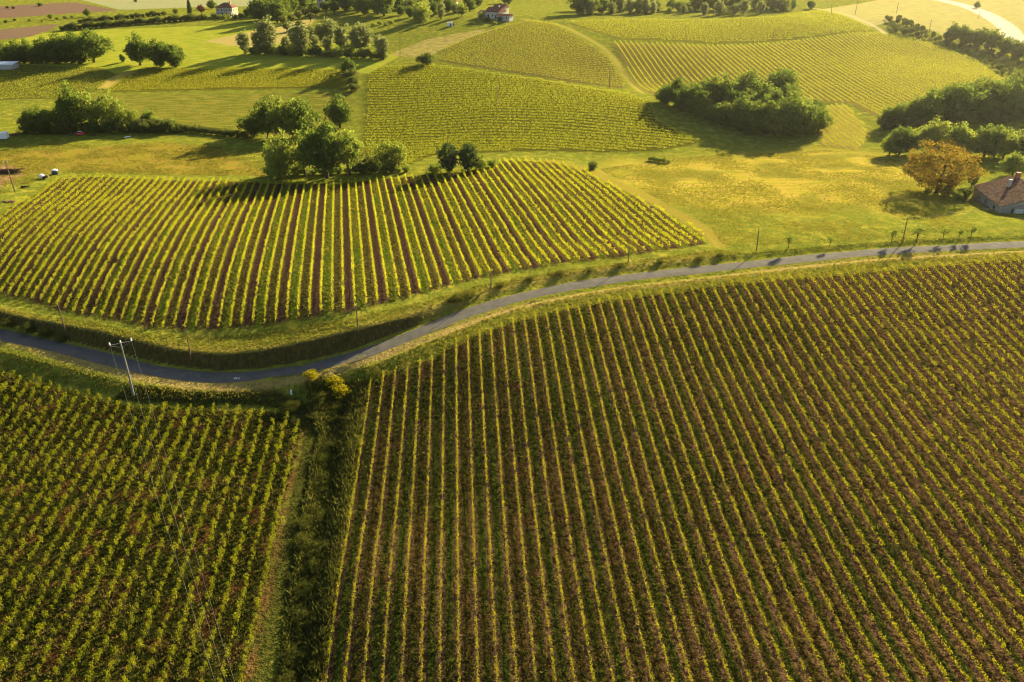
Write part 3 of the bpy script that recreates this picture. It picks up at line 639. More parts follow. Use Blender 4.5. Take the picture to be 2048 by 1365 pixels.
cluster('round_tree', [(566,52,20,'ball'),(574,64,17,'ball'),(584,47,18,'ball'),(598,42,20,'ball'),(599,60,18,'ball'),(612,36,20,'ball'),(622,44,18,'ball'),(631,34,22,'ball'),(652,28,24,'ball'),(669,30,26,'ball')], 'clipped dark ball-shaped tree', 'behind the poplar grove', 'clipped ball trees')
vil = [(520,40,40,'dark'),(540,30,40,'oak'),(575,22,38,'dark'),(596,12,34,'dark'),(635,24,18,'dark'),(684,12,34,'dark'),(722,16,36,'dark'),(762,16,36,'oak'),(800,32,22,'dark'),(822,34,26,'dark'),(872,30,30,'dark'),(915,26,20,'dark'),(935,10,24,'dark'),(950,26,16,'oak'),(532,42,52,'dark'),(548,46,46,'dark'),(563,36,46,'oak'),(585,28,42,'dark'),(606,20,36,'oak'),(622,14,30,'dark'),(676,20,40,'dark'),(692,24,40,'oak'),(712,28,36,'dark'),(732,30,38,'dark'),(752,30,38,'oak'),(772,30,42,'dark'),(792,22,34,'dark'),(818,20,24,'oak'),(840,44,42,'light'),(858,38,34,'light'),(880,38,38,'poplar'),(866,18,28,'dark'),(905,22,22,'oak'),(925,33,26,'light'),(942,20,24,'dark'),(958,12,22,'oak'),(1003,6,24,'dark'),(1012,30,22,'light'),(1020,8,24,'dark'),(890,26,24,'dark'),(648,8,26,'dark'),(664,6,26,'oak'),(700,6,26,'dark'),(740,6,26,'dark'),(780,6,28,'oak'),(830,8,24,'dark'),(850,4,22,'dark')]
cluster('village_tree', vil, 'dark leafy tree', 'among the houses along the top', 'village trees', jit=True)
cluster('shrub', [(760,50,9,'lightbush'),(772,52,7,'lightbush'),(783,48,8,'lightbush'),(745,52,6,'lightbush'),(905,52,8,'bush'),(963,40,15,'light'),(975,43,9,'bush'),(1000,42,9,'bush'),(945,50,6,'bush'),(990,50,7,'lightbush')], 'small garden shrub', 'on the lawn below the village', 'garden shrubs', 'shrub')
top = [(1160,30,36,'dark'),(1178,29,32,'oak'),(1198,29,32,'poplar',1.3),(1216,29,30,'poplar',1.3),(1234,29,32,'poplar',1.3),(1256,28,30,'poplar',1.3),(1276,28,30,'poplar',1.3),(1296,29,32,'poplar',1.3),(1316,29,32,'poplar',1.3),(1342,29,15,'light'),(1362,29,22,'poplar',1.4),(1382,28,14,'light'),(1402,30,24,'poplar',1.3),(1424,30,26,'poplar',1.4),(1446,30,28,'poplar',1.4),(1470,30,28,'poplar',1.4),(1492,29,28,'poplar',1.4),(1516,27,28,'poplar',1.4),(1540,25,28,'poplar',1.4),(1562,22,26,'light'),(1584,20,24,'dark'),(1602,19,20,'oak'),(1618,17,16,'ball')]
cluster('poplar_tree', top, 'pale tree', 'in the long row above the hilltop vineyard', 'row above the hilltop vineyard', jit=True)
cluster('wood_tree', [(1165+i*19, 24-(i%2)*3-(i > 18)*3, 30-(8 if 8 < i < 12 else 0), 'dark' if i%3 else 'oak') for i in range(23)], 'dark tree', 'in the back line behind the long pale row', 'back line behind the pale row', jit=True)
wood = [(1332,207,40,'dark'),(1350,212,46,'oak'),(1370,214,50,'dark'),(1392,218,54,'oak'),(1416,222,58,'dark'),(1440,226,62,'oak'),(1466,226,64,'dark'),(1492,220,64,'oak'),(1518,214,66,'dark'),(1545,216,62,'oak'),(1380,228,50,'dark'),(1410,240,52,'oak'),(1440,248,58,'dark'),(1468,256,60,'oak'),(1496,262,64,'dark'),(1524,268,70,'oak'),(1552,271,72,'light'),(1580,272,70,'dark'),(1606,270,66,'oak'),(1630,262,58,'dark'),(1570,238,62,'oak'),(1600,244,58,'light'),(1532,242,66,'dark'),(1490,240,62,'oak'),(1622,240,46,'dark')]
cluster('wood_tree', wood, 'dark oak', 'in the central wood throwing a big shadow', 'trees of the central wood', jit=True)
wood2 = [(1772,256,50,'dark'),(1796,256,54,'oak'),(1824,254,58,'dark'),(1852,252,62,'oak'),(1880,248,64,'dark'),(1908,244,64,'oak'),(1936,240,66,'dark'),(1964,236,66,'oak'),(1992,234,68,'dark'),(2020,232,70,'oak'),(2046,230,72,'dark'),(2080,235,72,'oak'),(1810,244,40,'dark'),(1866,238,46,'oak'),(1920,228,50,'dark'),(1975,222,56,'oak'),(2030,212,60,'dark')]
cluster('wood_tree', wood2, 'dark tree', 'in the wood at the right edge', 'trees of the right edge wood', jit=True)
hed = [(1775,310,50,'light'),(1802,310,50,'dark'),(1830,310,56,'light'),(1858,310,60,'light'),(1886,310,60,'dark'),(1912,311,54,'light'),(1938,312,56,'light'),(1964,314,58,'dark'),(1990,316,60,'light'),(2016,318,62,'light'),(2044,319,62,'dark'),(2078,322,62,'light')]
cluster('hedge_tree', hed, 'leafy green tree', 'in the tall hedge behind the bronze tree', 'trees of the tall hedge', jit=True)
tree('walnut_tree', 1873,386,98,'bronze', 'large bronze-leaved spreading tree left of the tiled farmhouse', wide=1.02)
tree('shrub', 1836,334,34,'light', 'arching green shrub behind the bronze tree', cat='shrub')
tree('cypress_tree', 1943,374,44,'cypress', 'slim dark green tree between bronze tree and farmhouse', wide=.7)
tree('garden_tree', 2024,352,46,'light', 'bright green tree behind the tiled farmhouse roof', wide=1.2)
cluster('shrub', [(1893,392,20,'lightbush'),(1912,402,20,'lightbush'),(1925,398,22,'bush'),(1855,388,12,'lightbush')], 'garden shrub', 'at the foot of the bronze tree', 'shrubs at the bronze tree', 'shrub')
cluster('young_tree', [(1577,497,30,'sapling'),(1659,493,20,'sapling'),(1783,485,28,'sapling'),(1833,484,33,'sapling',1.2),(1886,479,27,'sapling'),(1918,478,22,'sapling'),(1942,476,26,'sapling')], 'thin young tree', 'on the bank beside the road', 'young roadside trees')
# hillside orchard
orch = FW['orch'] = poly_w([(1768,40),(1800,42),(1850,68),(1905,84),(1960,98),(2060,122),(2060,168),(2012,156),(1960,122),(1900,97),(1850,82),(1790,68)])
lo, hi = orch.min(0), orch.max(0); pts = []
for _ in range(14000):
    p = rng.uniform(lo, hi)
    if sdist(p[0], p[1], orch) < 0 and all((p-q)@(p-q) > 4.6**2 for q in pts): pts.append(p)
pts = pts[:150]; uv = []
for p in pts:
    z = float(H(p[0], p[1])); dep = p[1]*cP-(z-CAMZ)*sP; uv.append((CX+FPX*p[0]/dep, p, z, dep))
for i, (u, p, z, dep) in enumerate(sorted(uv, key=lambda a: a[0])):
    tree('orchard_tree', u, 0, rng.uniform(8.5, 13)*(1.+.35*(rng.random() < .15)), 'ball', f'small round orchard tree on the right hillside, {nth(i+1)} from left', 'hillside orchard trees', pos=(np.array([p[0], p[1], z]), dep))
cluster('oak_tree', [(1903,83,34,'dark'),(1922,86,32,'oak'),(1940,90,26,'dark'),(1956,94,38,'dark'),(1982,102,38,'oak'),(2008,110,36,'dark'),(2034,118,36,'dark'),(2060,125,36,'oak')], 'dark tree', 'of the clump on the orchard hill', 'dark clump on the orchard hill')
tree('oak_tree', 1953,17,13,'dark', 'lone small tree beside the pale road at the upper right corner')
# far left valley
cluster('hedge_bush', [(160+i*10.5, 46-i*.95, 7+2*(i%3), 'bush') for i in range(17)], 'small dark bush', 'in the upper far hedge line on the left', 'upper far hedge', 'bush')
cluster('hedge_bush', [(126+i*11.2, 61-i*.85, 9+3*((i*7)%3), 'bush') for i in range(26)], 'dark bush', 'in the lower far hedge line on the left', 'lower far hedge', 'bush')
cluster('bush', [(15,17,5,'bush'),(27,18,5,'bush'),(80,13,8,'bush'),(12,46,6,'bush'),(60,43,6,'lightbush'),(102,38,10,'lightbush'),(115,40,7,'lightbush'),(130,38,6,'bush'),(145,36,6,'lightbush'),(272,5,6,'bush'),(85,45,5,'lightbush'),(30,42,5,'bush')], 'tiny field bush', 'in the far fields on the left', 'scattered far bushes', 'bush')
tree('oak_tree', 176,34,15,'oak', 'lone round tree beside the far ploughed field')
tree('fir_tree', 381,31,28,'fir', 'tall airy fir left of the red-roofed house'); tree('copper_tree', 403,29,18,'copper', 'dark red copper tree left of the red-roofed house')
tree('oak_tree', 424,18,17,'dark', 'dark tree right behind the copper tree'); tree('oak_tree', 352,28,11,'light', 'small pale tree left of the tall fir')
cluster('shrub', [(428,37,10,'lightbush'),(440,38,9,'lightbush'),(448,39,10,'lightbush'),(457,37,8,'lightbush'),(470,38,9,'bush'),(482,36,10,'bush'),(494,33,15,'dark'),(503,31,14,'dark')], 'garden bush', 'in front of the red-roofed house', 'bushes by the red-roofed house', 'bush')
# ditch between the foreground vineyards
cluster('broom_bush', [(622,758,19,'broom',1.1),(668,774,22,'broom',1.1),(684,796,26,'broom',1.0)], 'yellow flowering broom', 'at the head of the weedy ditch', 'flowering broom bushes', 'bush')
dbs = []
for i in range(85):
    v = rng.uniform(752, 1400); u = np.interp(v, [p[1] for p in DITCH_PX], [p[0] for p in DITCH_PX])+rng.normal(6, 11+.006*(v-750))
    if v < 800: u += rng.uniform(-95, 15); v += 14 if u > 600 else 0
    dbs.append((u, v, rng.uniform(8, 19), 'weed'))
dbs += [(rng.uniform(575, 715), rng.uniform(797, 845), rng.uniform(12, 19), 'weed') for _ in range(14)]
cluster('ditch_shrub', dbs, 'low tangled shrub', 'in the weedy ditch between the foreground vineyards', 'shrubs in the ditch', 'shrub')
cluster('verge_shrub', [(905,604,12,'weed'),(920,600,16,'weed'),(940,594,14,'weed'),(1000,574,10,'weed'),(1060,560,10,'weed'),(1120,550,11,'weed'),(1180,543,9,'weed'),(1240,534,9,'weed'),(1320,526,9,'weed'),(1400,520,10,'weed'),(1440,513,9,'weed'),(752,752,14,'weed'),(20,650,16,'weed'),(60,662,18,'weed'),(95,672,16,'weed'),(125,682,14,'weed')], 'low bramble', 'on the road bank', 'brambles on the road bank', 'shrub')
print('TREES', TREES)

# ------------------------------------------------------------------ grass and weeds (uncountable)
L_GRASS = leaf_mat('grass_blades', (.100,.110,.014), (.240,.200,.035), (.160,.170,.015), (.340,.270,.040), .45, .0)
L_GREEN = leaf_mat('green_grass', (.032,.049,.007), (.084,.091,.013), (.056,.084,.007), (.140,.140,.014), .45, .0)
L_DRY = leaf_mat('dry_weeds', (.094,.078,.021), (.208,.156,.047), (.146,.125,.021), (.281,.208,.052), .4, .0)
def tufts(name, x, y, hgt, wid, mat, label, cat='grass', nb=3):
    """fans of upright blades"""
    N = len(x); z = H(x, y); x = np.repeat(x, nb); y = np.repeat(y, nb); z = np.repeat(z, nb); M = N*nb
    a = rng.uniform(0, 6.28, M); h = np.repeat(hgt*rng.uniform(.5, 1.4, N), nb)*rng.uniform(.7, 1.2, M); w = wid*rng.uniform(.6, 1.3, M)
    cx = x+rng.normal(0, wid*.6, M); cy = y+rng.normal(0, wid*.6, M); dx = np.cos(a)*w*.5; dy = np.sin(a)*w*.5
    tx = rng.normal(0, .35, M)*h; ty = rng.normal(0, .35, M)*h
    V = np.stack([np.stack([cx-dx, cy-dy, z-.03], 1), np.stack([cx+dx, cy+dy, z-.03], 1), np.stack([cx+tx, cy+ty, z+h], 1)], 1).reshape(-1,3)
    tag(mesh_np(name, V, np.arange(M*3).reshape(-1,3), mat), label, cat, kind='stuff')
def scatter(P, n, keep=None):
    lo = P.min(0); hi = P.max(0); x = rng.uniform(lo[0], hi[0], n); y = rng.uniform(lo[1], hi[1], n)
    z = H(x, y)-CAMZ; dep = y*cP-z*sP; u = CX+FPX*x/dep; v = CY-FPX*(y*sP+z*cP)/dep
    k = (sdist(x, y, P) < 0) & (u > -120) & (u < 2170) & (v < 1450)
    if keep is not None: k &= keep(x, y)
    return x[k], y[k]
x, y = scatter(FW['A'], 120000, lambda x, y: rng.random(len(x)) < np.clip(vnoise(x, y, 5., 11)*1.6-.25, .08, 1)*np.clip(1.1-(x-10)/110, .25, 1))
tufts('grass', x, y, .22, .2, L_GREEN, 'weedy grass between the vine rows of the lower right vineyard')
x, y = scatter(FW['B'], 70000, lambda x, y: rng.random(len(x)) < np.clip(vnoise(x, y, 3., 12)*1.6-.3, .1, 1))
tufts('grass', x, y, .36, .22, L_GREEN, 'tufted grass between the vines of the lower left vineyard')
x, y = scatter(FW['B'], 50000, lambda x, y: rng.random(len(x)) < np.clip(vnoise(x, y, 4., 13)*1.8-.6, .0, 1))
tufts('dry_grass', x, y, .38, .22, L_DRY, 'dry brown grass between the vines of the lower left vineyard')
vp = poly_w([(-150,620),(0,618),(150,640),(300,668),(430,672),(560,660),(700,638),(850,602),(950,572),(1100,545),(1250,524),(1430,500),(1500,505),(1800,480),(2060,470),(2060,520),(1800,540),(1600,560),(1400,580),(1240,602),(1100,628),(1000,656),(905,695),(800,742),(740,775),(560,800),(400,800),(280,800),(120,765),(0,735),(-150,720)])
def not_road(x, y):
    d_, s_, _ = road_near(x, y); return (d_ > 2.3) & np.where(s_ > 0, (d_ > 4.5) | (rng.random(len(x)) < .12), (d_ > 4.6) | (rng.random(len(x)) < .08))
x, y = scatter(vp, 110000, not_road); tufts('grass', x, y, .24, .24, L_GRASS, 'uncut grass on the verges and banks of the road')
dw = poly_w([(735,765),(715,850),(700,950),(680,1100),(655,1250),(640,1400),(552,1400),(582,1200),(604,1060),(625,940),(642,870),(615,800),(640,755)])
x, y = scatter(dw, 22000); tufts('weeds', x, y, .85, .4, L_WEED, 'tall weeds filling the ditch between the foreground vineyards', 'weeds')
x, y = scatter(dw, 24000); tufts('weeds', x, y, .6, .3, L_DRY, 'dry seeding weeds in the ditch between the foreground vineyards', 'weeds')
md = poly_w([(1200,340),(1300,322),(1650,300),(1800,320),(1870,420),(1990,470),(1450,495),(1420,455),(1330,405),(1250,365)])
x, y = scatter(md, 60000, lambda x, y: rng.random(len(x)) < np.clip(vnoise(x, y, 9., 21)*1.7-.3, .05, 1)); tufts('meadow_grass', x, y, .2, .3, L_GRASS, 'long golden grass of the meadow left of the farmhouse')

gp = poly_w([(-80,290),(120,285),(330,285),(530,300),(560,352),(300,350),(120,345),(-80,420)])
x, y = scatter(gp, 40000, lambda x, y: rng.random(len(x)) < np.clip(vnoise(x, y, 7., 31)*1.7-.3, .05, 1)); tufts('meadow_grass', x, y, .3, .35, L_GRASS, 'long grass of the shaded meadow behind the striped vineyard')

x, y = scatter(FW['A'], 30000, lambda x, y: rng.random(len(x)) < np.clip(vnoise(x, y, 6., 14)*1.8-.5, .05, 1)); tufts('dry_grass', x, y, .2, .18, L_DRY, 'dry brown weeds between the vine rows of the lower right vineyard')
spC, dC, nC, oC = ROWS['C']
def alley(m, p):
    def f(x, y):
        r = (x*nC[0]+y*nC[1]-oC)/spC; fr = r-np.floor(r); return (np.floor(r)%3 == m) & (fr > .2) & (fr < .8) & (rng.random(len(x)) < p*np.clip(vnoise(x, y, 8., 41)*2-.4, .1, 1))
    return f
x, y = scatter(FW['C'], 120000, alley(2, 1.)); tufts('grass', x, y, .3, .3, L_GRASS, 'green grass strips between the rows of the striped vineyard')
x, y = scatter(FW['C'], 90000, alley(0, .8)); tufts('weeds', x, y, .24, .25, L_DRY, 'weeds between the rows of the striped vineyard', 'weeds')
# ------------------------------------------------------------------ buildings
STONE = plain_mat('rubble_stone', (.30,.27,.235), .95, .35, 1.2, .1, 0., .05)
PLASTER = plain_mat('white_plaster', (.46,.42,.35), .9, .2, .6)
PLASTER2 = plain_mat('grey_plaster', (.42,.40,.36), .9, .2, .6)
BEIGE = plain_mat('beige_plaster', (.40,.31,.18), .9, .2, .6)
GLASS = plain_mat('window_glass', (.03,.035,.04), .15, .2, 1., .6)
DARKWOOD = plain_mat('dark_wood', (.06,.045,.035), .8, .3)
PALEDOOR = plain_mat('pale_door', (.55,.55,.46), .7, .1)
WHITE = plain_mat('white_paint', (.75,.75,.72), .5, .08)
REDROOF = plain_mat('red_roof_tiles', (.20,.085,.055), .95, .4, 1.5, .03, 0., .08)
def tile_mat():
    g = G('canal_tiles'); r = g.geo.outputs['Random Per Island']; n = g.noise(.8, 4.)
    c = g.mix(r, (.085,.045,.030), (.25,.14,.085)); c = g.mix(g.rmap(n, .5, .7, 0, .6), c, (.06,.034,.022)); c = g.mix(g.rmap(g.noise(2.3, 3.), .6, .68), c, (.36,.22,.13))
    return g.done(g.bsdf(c, .95, None, .03))
TILE = tile_mat()
def window(mb_loc, w, h, parent, axis, mat=GLASS, frame=True, name='window'):
    """recessed pane with a proud frame on a wall facing -y (axis 0) or +x (axis 1)"""
    x, y, z = mb_loc; m = MB()
    for dx, dz, ww, hh in ((0, h/2+.05, w+.24, .12), (0, -h/2-.05, w+.34, .12), (-w/2-.05, 0, .12, h), (w/2+.05, 0, .12, h)):
        m.box((x+dx, y, z+dz) if axis == 0 else (x, y+dx, z+dz), (ww, .10, hh) if axis == 0 else (.10, ww, hh))
    f = m.build(name, WHITE, parent)
    MB().box((x, y+.02, z) if axis == 0 else (x-.02, y, z), (w, .06, h) if axis == 0 else (.06, w, h)).build('pane', mat, f)
def house(name, u, vb, W, Dp, Hh, rise, label, wall, rz=0., hip=False, wins=(), sidewins=(), chim=True, roofm=REDROOF):
    q, t = hit1(u, vb); root = link(name, None, loc=(q[0], q[1], q[2])); root.rotation_euler = (0, 0, rz)
    MB().box((0, Dp/2, Hh/2-1), (W, Dp, Hh+2)).build('wall', wall, root)
    o = .45; x0, x1, y0, y1, z0, z1 = -W/2-o, W/2+o, -o, Dp+o, Hh+.003, Hh+rise
    k = Dp/2 if hip else 0.
    m = MB().poly([(x0,y0,z0),(x1,y0,z0),(x1,y1,z0),(x0,y1,z0),(x0+k,Dp/2,z1),(x1-k,Dp/2,z1)], [(0,1,5,4),(2,3,4,5),(1,2,5),(3,0,4),(3,2,1,0)])
    m.poly([(x0,y0,z0-.18),(x1,y0,z0-.18),(x1,y0-.05,z0+.02),(x0,y0-.05,z0+.02)], [(0,1,2,3)]); rf = m.build('roof', roofm, root)
    if chim: MB().box((W*.22, Dp/2+.6, z1-.1), (.8,.8,1.9)).box((W*.22, Dp/2+.6, z1+.9), (1.0,1.0,.14)).build('chimney', wall, rf)
    for x, z, w, h in wins: window((x, -.04, z), w, h, root, 0)
    for y, z, w, h in sidewins: window((W/2+.04, y, z), w, h, root, 1)
    tag(root, label, 'house'); return root
hs = house('farmhouse', 450, 34, 11.6, 9.5, 6.0, 2.8, 'two-storey house with red hipped roof at the far left', BEIGE, R(-6), True,
      [(x, 4.4, 1.0, 1.5) for x in (-4.2,-1.5,1.5,4.2)]+[(x, 1.4, 1.2, 2.0) for x in (-4.2,-1.5,1.5,4.2)], [(2.4,4.3,1.,1.5),(6.8,4.3,1.,1.5),(4.6,1.4,1.,1.8)])
m = MB()
for x in (-5.4,-2.7,0,2.7,5.4): m.box((x, -1.6, 1.5), (.25,.25,3.0))
m.box((0, -.86, 3.06), (11.4, 1.7, .16)); m.build('balcony', WHITE, hs)
h2 = house('farmhouse', 984, 39, 9.0, 10, 4.2, 2.4, 'white gabled farmhouse with red-brown roofs on the hill', PLASTER, R(-28), False, [(-2.6,1.6,1.2,2.2),(0.6,2.2,1.,1.3),(3.,1.5,1.6,2.4)], [(3,2.2,1,1.2),(7,2.2,1,1.2)])
for nm, W, Dp, Hh, rise, x, y, mt in (('side_wing', 6.5, 8, 2.8, 1.6, -7.6, 1.5, PLASTER), ('terrace_wing', 9, 5, 2.4, 1.0, 8.6, -2.0, PLASTER2), ('upper_wing', 7.5, 7, 5.8, 1.6, -3.0, 13.5, PLASTER)):
    w = MB().box((x, y+Dp/2, Hh/2-1), (W, Dp, Hh+2)).build(nm, mt, h2); o = .4
    MB().poly([(x-W/2-o,y-o,Hh+.003),(x+W/2+o,y-o,Hh+.003),(x+W/2+o,y+Dp+o,Hh+.003),(x-W/2-o,y+Dp+o,Hh+.003),(x-W/2-o,y+Dp/2,Hh+rise),(x+W/2+o,y+Dp/2,Hh+rise)], [(0,1,5,4),(2,3,4,5),(1,2,5),(3,0,4),(3,2,1,0)]).build('wing_roof', REDROOF, w)
    for k in (-.28, .28):
        window((x+k*W, y-.04, Hh*.55), 1.0, 1.2, w, 0)
house('house', 641, 15, 5.0, 9, 6.5, 1.8, 'narrow white house with two windows among dark trees', PLASTER, R(8), False, [(0,4.6,1.,1.4),(0,1.9,1.,1.5)], [(3,4.4,1,1.4)])
house('house', 808, 18, 6.0, 8, 5.2, 2.4, 'grey gabled house half hidden by village trees', PLASTER2, R(24), False, [(-1.3,3.4,.9,1.3),(1.3,3.4,.9,1.3),(0,1.2,1.,1.8)], [(3,3.2,.9,1.2)])
house('house', 900, 15, 8.0, 8, 3.4, 2.2, 'low pale house with broad roof above the yellow-green tree', PLASTER2, R(-10), False, [(-2.4,1.8,1.1,1.3),(0,1.6,1.1,1.9),(2.4,1.8,1.1,1.3)], [(4,1.8,1.,1.2)])
# tiled farmhouse at the right edge
p1, t1 = hit1(1999, 427); p2, _ = hit1(1944, 393)
ax = (p2-p1)[:2]; Lb = np.linalg.norm(ax); ax /= Lb; rzb = math.atan2(ax[1], ax[0])          # local x runs along the long wall, away from the camera
zb = min(p1[2], p2[2])-.1; WB = 19.0; HE = 3.1; RS = 3.3
barn = tag(link('farmhouse', None, loc=(p1[0], p1[1], zb)), 'long stone farmhouse with old brown tile roof at the right edge', 'house'); barn.rotation_euler = (0, 0, rzb)
MB().poly([(0,0,-1.5),(Lb,0,-1.5),(Lb,-WB,-1.5),(0,-WB,-1.5),(0,0,HE),(Lb,0,HE),(Lb,-WB,HE),(0,-WB,HE),(0,-WB/2,HE+RS),(Lb,-WB/2,HE+RS)],
    [(0,4,5,1),(1,5,9,6,2),(2,6,7,3),(3,7,8,4,0)]).build('wall', STONE, barn)
sl = math.hypot(WB/2+.5, RS*(1+.5/(WB/2))); roofp = MB()
def rpt(x, s, side, lift):          # point on a slope: x along, s up the slope from the eave (0..1)
    yy = .5-s*(WB/2+.5) if side == 0 else -WB-.5+s*(WB/2+.5); zz = HE-RS*.5/(WB/2)+s*RS*(1+.5/(WB/2)); return (x, yy, zz+lift)
for sd_ in (0, 1): roofp.poly([rpt(-.4,0,sd_,.04), rpt(Lb+.4,0,sd_,.04), rpt(Lb+.4,1,sd_,.04), rpt(-.4,1,sd_,.04)], [(0,1,2,3) if sd_ else (3,2,1,0)])
rb = roofp.build('roof', DARKWOOD, barn)
tm = MB(); nx_ = int((Lb+.8)/.42); ns_ = 20
for sd_ in (0, 1):
    for i in range(nx_):
        for j in range(ns_):
            x = -.4+(i+.5)*.42+random.uniform(-.03,.03); a, b = j/ns_, (j+1.15)/ns_; b = min(b, 1.0); lf = random.uniform(.05,.10); w = .17*random.uniform(.9,1.1)
            P = []
            for s_, l_ in ((a, lf+.04), (b, lf)):
                for k, hh in ((-1, 0), (-.45, .11), (.45, .11), (1, 0)): P.append(rpt(x+k*w, s_, sd_, l_+hh))
            tm.poly(P, [(0,1,5,4),(1,2,6,5),(2,3,7,6),(0,3,2,1)])
tag(tm.build('roof_tiles', TILE, rb), kind='stuff')
rd = MB()
for i in range(int(Lb/.5)): rd.tube([(i*.5-.2,-WB/2,HE+RS+.12),(i*.5+.34,-WB/2,HE+RS+.10)], [.17,.14], 7)
rd.build('ridge_tiles', TILE, rb)
MB().box((Lb*.62, -WB*.30, HE+RS*.75+.5), (.7,.7,2.0)).box((Lb*.62, -WB*.30, HE+RS*.75+1.55), (.9,.9,.12)).build('chimney', PLASTER2, rb)
MB().box((Lb*.86, -WB/2+.2, HE+RS+.5), (1.0,1.0,2.0)).box((Lb*.86, -WB/2+.2, HE+RS+1.55), (1.25,1.25,.14)).build('chimney', plain_mat('brick', (.30,.12,.07), .9), rb)
f = MB().box((-.05, -4.6, 1.05), (.12, 2.0, 2.9)).build('door', PALEDOOR, barn); MB().box((-.13, -5.3, 1.0), (.06,.06,.25)).build('handle', DARKWOOD, f)
for yy in (-2.9, -6.6): MB().box((-.14, yy, 1.1), (.28,.28,3.0)).build('post', DARKWOOD, barn)
for x in (4, 10, 15): 
    f = MB().box((x, .04, 1.5), (1.0,.12,1.1)).build('window', DARKWOOD, barn); MB().box((x, .08, 1.5), (.8,.1,.9)).build('pane', GLASS, f)
lb = MB()
for i in range(16): lb.tube([(2+i*.75, 1.0+.3*math.sin(i*2.1), .35), (3.6+i*.75, .9+.3*math.cos(i*1.7), .45+.3*(i%3))], .13, 6)
tag(lb.build('wood_pile', plain_mat('firewood', (.16,.12,.09), .9)), 'pile of grey firewood along the shaded farmhouse wall', 'wood pile')
o = bpy.data.objects['wood_pile']; o.location = barn.location; o.rotation_euler = barn.rotation_euler

# ------------------------------------------------------------------ poles and wires
CONC = plain_mat('concrete', (.22,.20,.17), .85, .2, 3.); POLE = plain_mat('pole_wood', (.16,.10,.06), .85, .3, 4.); PORC = plain_mat('porcelain', (.75,.72,.65), .3, .05); CABLE = plain_mat('cable', (.13,.12,.09), .5, .1)
def pole(ub, vb, ut, vt, label, arm=True, mat=POLE, rad=.16, name='utility_pole'):
    q, t = hit1(ub, vb); d = ray(ut, vt)
    # height where the ray to the top passes over the foot
    tt = q[1]/d[1]; h = max(4., CAMZ+d[2]*tt-q[2]); top = np.array([d[0]*tt-q[0], 0, h]); top[0] = np.clip(top[0], -.9, .9)
    root = link(name, None, loc=q); tag(root, label, 'pole', 'poles')
    MB().tube([(0,0,-.6), top*.5, top], [rad*1.25, rad, rad*.75], 9).build('shaft', mat, root)
    if arm:
        MB().box((top[0], 0, h-.35), (1.5, .1, .1)).build('crossarm', mat, root)
        for k in (-.65, .65): MB().lathe([(.05,0),(.09,.06),(.06,.12),(.08,.18),(.02,.24)], (top[0]+k, 0, h-.30), 8).build('insulator', PORC, root)
    else: MB().lathe([(rad*.8,0),(rad*.85,.08),(.01,.16)], tuple(top), 8).build('cap', CONC, root)
    return root, np.array(q)+top
POLES = [((131,662,116,611),'thin wooden pole on the bank at the far left of the road',0),((382,718,373,665),'thin wooden pole on the bank above the concrete pole',0),((717,663,712,612),'thin wooden pole on the bank below the striped vineyard middle',0),
 ((982,576,982,533),'thin wooden pole beside the road bend',0),((1256,527,1258,500),'thin wooden pole by the lower right corner of the striped vineyard',0),((1513,501,1518,457),'thin pole on the bank at the left end of the meadow',0),
 ((800,109,800,76),'pole beside the last poplar of the grove',1),((952,144,952,115),'pole on the lower edge of the rounded hill vineyard',1),((994,214,994,172),'tall pole standing in the middle valley vineyard',1),((1218,179,1220,140),'pole at the right corner of the rounded hill vineyard',1),
 ((1411,124,1413,95),'pole standing in the slanting hillside vineyard',1),((1545,89,1547,62),'pole on the upper edge of the hillside vineyard',1),((1710,30,1716,0),'tall pole on the dry hill at the top right',1),((1662,33,1664,8),'thin pole beside the top right hill track',1),((1858,66,1863,40),'pole above the hillside orchard',1),((1957,38,1960,23),'short pole beside the pale road',0),((1793,27,1797,5),'thin pole on the dry hill right of the tall one',1),
 ((30,384,10,322),'dark wooden pole beside the brush pile at the left edge',1)]
for p, lab, arm in POLES: pole(*p, lab, bool(arm), rad=.15 if arm else .11)
rp2, topR = pole(1805, 484, 1815, 437, 'slim wooden pole in the meadow with a cable to the farmhouse', False, rad=.11)
rootC, topC = pole(268, 792, 241, 686, 'tall pale concrete pole with crossarm beside the road, lower left', False, CONC, .17, 'concrete_pole')
Bend = []
for ub in (431, 453, 470):
    d = ray(ub, 1365); t = (CAMZ-15.0)/-d[2]; Bend.append(d*t+np.array([0,0,CAMZ]))
dirw = Bend[1]-topC; dirw /= np.linalg.norm(dirw); perp = np.array([dirw[1], -dirw[0], 0]); perp /= np.linalg.norm(perp)
if perp[0] < 0: perp = -perp
tl = topC-np.array(rootC.location); m = MB(); m.tube([tl-perp*1.9+np.array([0,0,-.1]), tl+perp*1.9+np.array([0,0,-.1])], .06, 6); m.tube([tl-perp*1.9+np.array([0,0,-.1]), tl+np.array([0,0,-1.0])], .03, 5); m.tube([tl+perp*1.9+np.array([0,0,-.1]), tl+np.array([0,0,-1.0])], .03, 5)
m.build('crossarm', CONC, rootC); starts = []
for k in (-1.75, 0., 1.75):
    b = tl+perp*k
    MB().lathe([(.08,-.1),(.16,.02),(.10,.12),(.15,.22),(.08,.32),(.12,.42),(.03,.5)], tuple(b), 9).build('insulator', PORC, rootC); starts.append(np.array(rootC.location)+b+np.array([0,0,.35]))
for st, en, nm in zip(starts, Bend, ('left', 'middle', 'right')):
    end = st+(en-st)*1.35; pts = [st+(end-st)*s-np.array([0,0,1])*4*.6*s*(1-s) for s in np.linspace(0, 1, 40)]
    tag(MB().tube(pts, .012, 5).build('power_cable', CABLE), f'{nm} of three thin cables from the concrete pole over the lower left vineyard', 'cable', 'power cables')
he = np.array(barn.matrix_world.translation) if False else None
